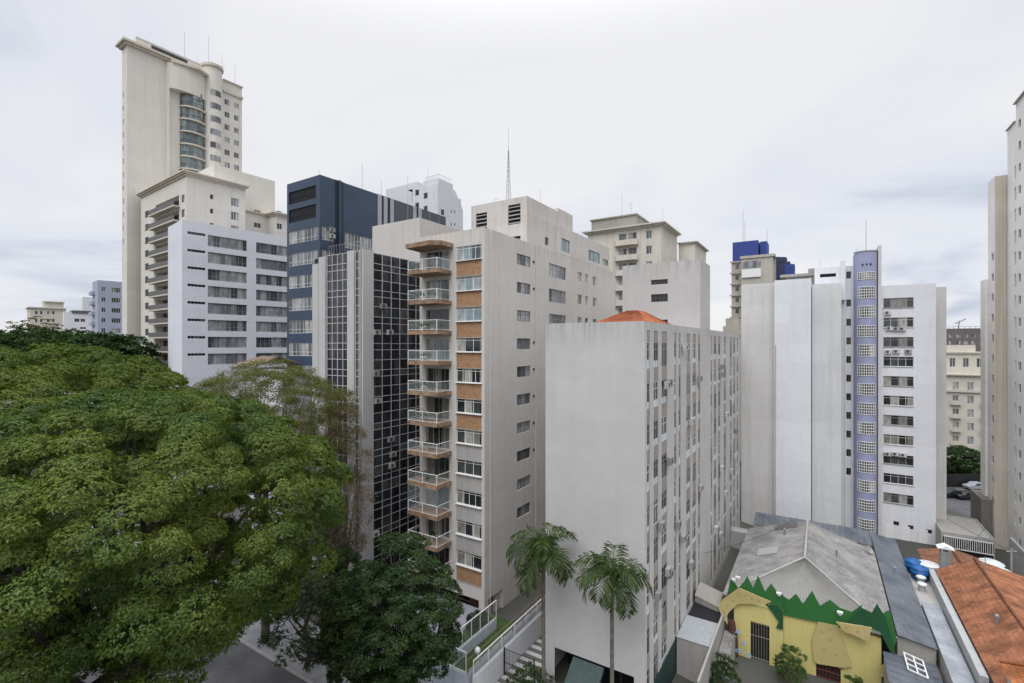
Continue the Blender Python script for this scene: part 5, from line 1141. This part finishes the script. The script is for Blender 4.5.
def crown(rad, up, dn, nclump, cr, nwh, nleaf, ls, lw, seed, inner=.35, lobes=7, lobeamp=.16, droop=-.35, zmin=-1.0, flat=.62, whr=1.0, gap=0.0, rwlo=.7, tang=0.0):
    """many drooping leaf whorls on domed clumps spread over an uneven umbrella crown (origin at crown centre)"""
    rg = np.random.default_rng(seed); U = fib(nclump, rg); U /= np.linalg.norm(U, axis=1, keepdims=True); U = U[U[:, 2] > zmin]
    lb = rg.normal(size=(lobes, 3)); lb[:, 2] = np.abs(lb[:, 2])*.7; lb /= np.linalg.norm(lb, axis=1, keepdims=True)
    k = np.max(np.clip((U@lb.T-.55)/.45, 0, 1)**.7, axis=1)
    rr = 1-lobeamp+lobeamp*k*1.2; lay = np.where(rg.random(len(U)) < inner, rg.uniform(.55, .86, len(U)), rg.uniform(.93, 1.04, len(U)))
    if gap: keep = rg.random(len(U)) > gap*(1-k); U, rr, lay = U[keep], rr[keep], lay[keep]
    Cc = U*(rr*lay)[:, None]*np.array([rad, rad, 1]); Cc[:, 2] *= np.where(U[:, 2] > 0, up, dn)
    R_ = cr*rg.uniform(.65, 1.3, len(U))
    # whorl points on the dome of each clump
    nc = len(U); dv_ = rg.normal(size=(nc, nwh, 3)); dv_[:, :, 2] = np.abs(dv_[:, :, 2])*1.0-.25; dv_ += U[:, None, :]*.9; dv_ /= np.linalg.norm(dv_, axis=2, keepdims=True)
    rw = rg.uniform(rwlo, 1.03, (nc, nwh, 1)); Wp = Cc[:, None, :]+dv_*R_[:, None, None]*rw*np.array([1, 1, flat]); Wp = Wp.reshape(-1, 3); Wd_ = dv_.reshape(-1, 3)
    # leaves of each whorl radiate and droop
    nw = len(Wp); a = rg.uniform(0, 2*np.pi, (nw, nleaf)); D = np.stack([np.cos(a), np.sin(a), rg.normal(droop, .32, (nw, nleaf))], 2); D += Wd_[:, None, :]*.55
    P = Wp[:, None, :]+rg.normal(scale=.05*whr, size=(nw, nleaf, 3)); P, D = P.reshape(-1, 3), D.reshape(-1, 3); n = len(P)
    NN = np.repeat(Wd_, nleaf, 0); D = D-NN*np.sum(D*NN, 1, keepdims=True)*tang
    return leaf_arrays(P, D, ls*rg.uniform(.6, 1.25, n), lw*rg.uniform(.7, 1.2, n), rg, NN if tang else None), Cc
def limbs(m, base, Cc, r0, n, rg, fork=.55, k=7, bend=.4):
    base = Vector(base); idx = rg.choice(len(Cc), min(n, len(Cc)), replace=False)
    for i in idx:
        t = Vector(Cc[i])*.93; mid = base.lerp(t, .5)+Vector((rg.normal()*bend, rg.normal()*bend, -.12*(t-base).length+rg.normal()*bend*.4))
        q1 = base.lerp(mid, .5)+Vector((rg.normal(), rg.normal(), 0))*bend*.4; q2 = mid.lerp(t, .5)+Vector((rg.normal(), rg.normal(), 0))*bend*.4
        m.tube([base, q1, mid, q2, t], [r0, r0*.75, r0*.5, r0*.3, r0*.1], k)
bark = plain('bark', (.06, .05, .042), .95, var=.5, scale=4, bmp=.6); barkl = plain('bark_light', (.14, .12, .10), .95, var=.4, scale=4)
leafmat('leaf_big', (.062, .108, .024), (.125, .162, .030), .30, .22)
leafmat('leaf_back', (.062, .105, .018), (.115, .15, .024), .3, .2)
leafmat('leaf_dark', (.026, .052, .018), (.048, .08, .025), .2, .5)
leafmat('leaf_fern', (.10, .115, .036), (.145, .15, .055), .35, .4)
leafmat('leaf_far', (.03, .06, .02), (.05, .085, .028), .25, .1)
leafmat('leaf_palm', (.032, .055, .014), (.055, .085, .022), .2, .6)
leafmat('leaf_dry', (.13, .105, .07), (.17, .13, .09), .25, .6)
def tree(name, label, x, y, zc, trunk_r, cargs, mat, ckw, nl=26, lean=(0, 0), bm=None, group=None, base=None, bend=.5):
    zb = zc-1 if base is None else zc-base
    root = empty(name, (x, y, 0), 0, label, 'tree', group); V, Cc = crown(*cargs, **ckw); rg = np.random.default_rng(5)
    quads_mesh('crown', V, mat, root, (0, 0, zc))
    m = M(); f = ckw.get('fork', 0); fork = (lean[0]*.5, lean[1]*.5, zc-cargs[2]*.75)
    m.tube([(lean[0], lean[1], -.1), (lean[0]*.9, lean[1]*.9, fork[2]*.4), fork], [trunk_r*1.3, trunk_r, trunk_r*.8], 10); m.build('trunk', bm or bark, root, True)
    m = M(); limbs(m, (fork[0], fork[1], fork[2]-zc), Cc, trunk_r*.5, nl, rg, bend=bend); m.build('limbs', bm or bark, root, True, (0, 0, zc)); return root
tree('big_tree', 'huge spreading green tree filling the lower left', -19.6, 25, 18.4, .75, (9.2, 5.4, 10.5, 620, 1.0, 135, 8, .155, .074, 3), MATS['leaf_big'], dict(inner=.36, lobes=30, lobeamp=.26, zmin=-.85, flat=.8, rwlo=.9, tang=.75), 40)
tree('big_tree', 'broad green tree behind the huge one, its top at eye level on the far left', -41, 40, 20.0, .7, (11.8, 6.0, 10, 360, 1.4, 105, 8, .23, .10, 8), MATS['leaf_back'], dict(inner=.15, lobes=24, lobeamp=.24, zmin=-.3, flat=.8, rwlo=.9, tang=.75), 20)
tree('big_tree', 'green tree low at the bottom left corner under the huge one', -20, 15.5, 10.2, .4, (5.5, 3.5, 5, 200, 1.0, 30, 9, .3, .12, 9), MATS['leaf_big'], dict(inner=.3, lobes=8, zmin=-.6), 18)
tree('feathery_tree', 'thin feathery olive tree with fine bare twigs before the glass block', -22.4, 44, 19.6, .3, (6.9, 5.2, 8, 440, .95, 36, 10, .16, .07, 21), MATS['leaf_fern'], dict(inner=.3, lobes=14, lobeamp=.38, droop=.1, zmin=-.75, flat=.45, gap=.5, whr=3), 60, bm=barkl, bend=.5)
tree('feathery_tree', 'brownish nearly bare hanging tree in front of the pale pillars', -15.9, 44.5, 12.5, .22, (2.3, 9, 9.5, 170, .8, 26, 8, .15, .06, 22), MATS['leaf_dry'], dict(inner=.3, lobes=9, lobeamp=.35, droop=-.9, flat=1.1, gap=.5, whr=3), 80, bm=barkl, bend=.3)
tree('dark_tree', 'dense dark green tree in front of the balcony block entrance', -8.0, 33, 7.6, .28, (3.8, 5.4, 6.2, 280, .8, 52, 8, .19, .09, 31), MATS['leaf_dark'], dict(inner=.3, lobes=9, lobeamp=.42, droop=-.1, gap=.3, rwlo=.8, tang=.4), 30, bend=.4)
tree('dark_tree', 'dark tree with crooked black limbs standing on the pavement', -12.6, 33.5, 8.2, .24, (3.6, 2.6, 3.2, 85, .7, 22, 8, .19, .085, 33), MATS['leaf_dark'], dict(inner=.3, lobes=7, lobeamp=.35, droop=-.1, gap=.5), 34, lean=(1.2, -1.0), bend=.7)
# crooked lower limbs seen against the street
r_ = empty('bare_limb_tree', tuple(uv(24.9, 36.2, .13)), 0, 'forked black trunk curving up beside the kerb', 'tree')
m = M(); m.tube([(0, 0, 0), (.3, .1, 1.5), (-.2, 0, 3.2), (.4, .2, 5), (1.4, .5, 6.6)], [.26, .22, .18, .14, .07], 9); m.tube([(.0, 0, 1.2), (1.4, .2, 2.3), (2.4, .3, 2.6), (3.6, .4, 4), (4.6, .4, 5.4)], [.2, .17, .14, .1, .05], 8); m.tube([(-.1, 0, 2.9), (-1.1, -.1, 4.2), (-1.0, 0, 5.6)], [.13, .1, .05], 7); m.tube([(1.4, .2, 2.3), (1.3, .1, 3.6), (2.2, .3, 4.8)], [.12, .09, .04], 7)
m.build('trunk', bark, r_, True); V, _ = crown(3.4, 2.4, 2.0, 120, .6, 30, 8, .17, .08, 41, gap=.35); quads_mesh('crown', V, MATS['leaf_dark'], r_, (1.4, .2, 6.9))
# far trees on the left
for i, (px, Y_, top, r, lab) in enumerate([(20, 85, 335, 9, 'dark far tree at the left picture edge'), (50, 95, 333, 9, 'dark far tree under the beige stepped building'), (78, 88, 334, 8, 'dark far tree below the low white building'), (104, 84, 337, 7, 'dark far tree touching the tall tower foot'), (-8, 90, 336, 9, 'dark far tree cut by the left edge')]):
    zt_ = H+(HY-top)*Y_/FL; tree('far_tree', lab, (px-CX)/FL*Y_, Y_, zt_-5.5, .4, (r, 5.5, 8, 150, 1.6, 24, 6, .6, .3, 50+i), MATS['leaf_far'], dict(inner=.1, lobes=9, lobeamp=.25, zmin=-.6), 6, group='far trees on the left')
Y_ = 130; tree('far_tree', 'pale wispy tree in front of the beige stepped building', (38-CX)/FL*Y_, Y_, 30, .4, (5.5, 4, 4, 60, 1.3, 16, 6, .5, .2, 66), MATS['leaf_dry'], dict(gap=.5, lobes=7, lobeamp=.4, flat=.4), 30, bm=barkl, group='far trees on the left')
for i, (px, Y_, top, r, lab) in enumerate([(958, 108, 447, 4, 'dark tree beside the white block in the right gap'), (972, 104, 452, 4, 'dark tree next to the cream tower in the right gap')]):
    zt_ = H+(HY-top)*Y_/FL; tree('gap_tree', lab, (px-CX)/FL*Y_, Y_, zt_-4.5, .25, (r, 4.5, 5, 110, 1.0, 24, 6, .4, .2, 70+i), MATS['leaf_far'], dict(inner=.2, lobes=9, lobeamp=.25, zmin=-.9), 6)
# shrubs
def shrub(name, label, p, r, h, seed, mat, n=40, ls=.16):
    V, Cc = crown(r, h, .4*h, n, r*.35, 24, 7, ls, ls*.45, seed, droop=.1, zmin=-.5); o = quads_mesh(name, V, mat, None, (p.x, p.y, p.z+.4*h)); tag(o, label, 'shrub'); return o
shrub('shrub', 'round dark clipped bush beside the striped drive', uv(31.2, 18.2, -.2), 1.5, 2.0, 81, MATS['leaf_dark'], 60)
shrub('shrub', 'green bush with bright leaves before the kindergarten door', KG.world(-.8, -9.6, -1.4), 1.0, 1.8, 82, MATS['leaf_plant'], 40)
shrub('shrub', 'small pointed shrub right of the barred red door', KG.world(3.6, -9.8, -1.9), .8, 1.6, 83, MATS['leaf_plant'], 30)
shrub('shrub', 'low planting on the lawn by the garden railing', uv(31.5, 26, 1.3), .9, .7, 84, MATS['leaf_plant'], 30)
shrub('shrub', 'dark low hedge against the apartment block entrance', uv(35.6, 26.3, 1.3), .9, .8, 85, MATS['leaf_dark'], 30)
shrub('shrub', 'leafy plant mass in the yard left of the yellow house', KG.world(-5.4, -14.2, -1.2), 1.0, 1.8, 86, MATS['leaf_dark'], 40)
# palms
def palm(px, u, py_top, label, seed, lean=0, fl=3.0, nf=18):
    rg = random.Random(seed); dx = (px-CX)/FL; Y_ = u/(math.cos(TH)+dx*math.sin(TH)); zt_ = H+(HY-py_top)*Y_/FL
    v_ = Y_*(math.sin(TH)-dx*math.cos(TH)); z0_ = zg(v_); root = empty('palm_tree', (dx*Y_, Y_, z0_), rg.random()*6, label, 'palm tree', 'palms before the grey block'); h = zt_-z0_
    m = M(); m.tube([(lean, 0, -.1), (lean*.6, 0, h*.35), (lean*.15, 0, h*.8), (0, 0, h)], [.19, .14, .13, .12], 12); m.build('trunk', barkl, root, True)
    m = M(); m.tube([(0, 0, h-.1), (0, 0, h+.5), (0, 0, h+1.1)], [.15, .17, .07], 12); m.build('crownshaft', plain('shaft_green', (.10, .14, .06), .6), root, True)
    for i in range(nf):
        az = i*2.399+rg.uniform(-.2, .2); el = [1.35, 1.05, .75, .5, .2, -.1][i % 6]+rg.uniform(-.12, .12); L = fl*rg.uniform(.85, 1.1)
        d = Vector((math.cos(az), math.sin(az), 0)); p = Vector((0, 0, h+.9)); pts = [p.copy()]; e = el; nseg = 12
        for k in range(nseg): p = p+(d*math.cos(e)+Vector((0, 0, math.sin(e))))*L/nseg; e -= .135+.06*(1 if el > 0 else .5); pts.append(p.copy())
        m = M(); m.tube(pts, [.035*(1-.8*k/nseg) for k in range(nseg+1)], 4); s_ = d.cross(Vector((0, 0, 1)))
        for k in range(1, nseg+1):
            for sub in (0, .33, .66):
                q = pts[k-1].lerp(pts[k], sub); f = (k-1+sub)/nseg; ll = (1.0*math.sin(math.pi*(.12+.83*f))+.12)*fl/3.0; t = (pts[k]-pts[k-1]).normalized()
                for sg in (-1, 1):
                    dd = (s_*sg*.75+t*.55+Vector((0, 0, rg.uniform(-.45, .2)))).normalized(); wv = t*.05; mid_ = q+dd*ll*.55
                    tip = q+dd*ll+Vector((0, 0, -.2*ll)); m.quad(q-wv, q+wv, mid_+wv*1.2, tip, mid_-wv*1.2) if False else m.quad(q-wv, mid_-wv*1.3, tip, mid_+wv*1.3)
        m.build('frond', MATS['leaf_palm'], root)
    m = M()
    for i in range(5):
        az = rg.random()*6.28; pts = [Vector((0, 0, h+.2)), Vector((.3*math.cos(az), .3*math.sin(az), h)), Vector((.42*math.cos(az), .42*math.sin(az), h-1.0))]; m.tube(pts, [.04, .03, .015], 4)
    m.build('dead_stalks', MATS['leaf_dry'], root)
palm(543, 31.2, 562, 'left palm, standing beside the striped drive', 1, lean=.1, fl=3.5)
palm(612, 31.0, 588, 'right palm, standing against the blank grey wall', 2, fl=3.3, nf=15)
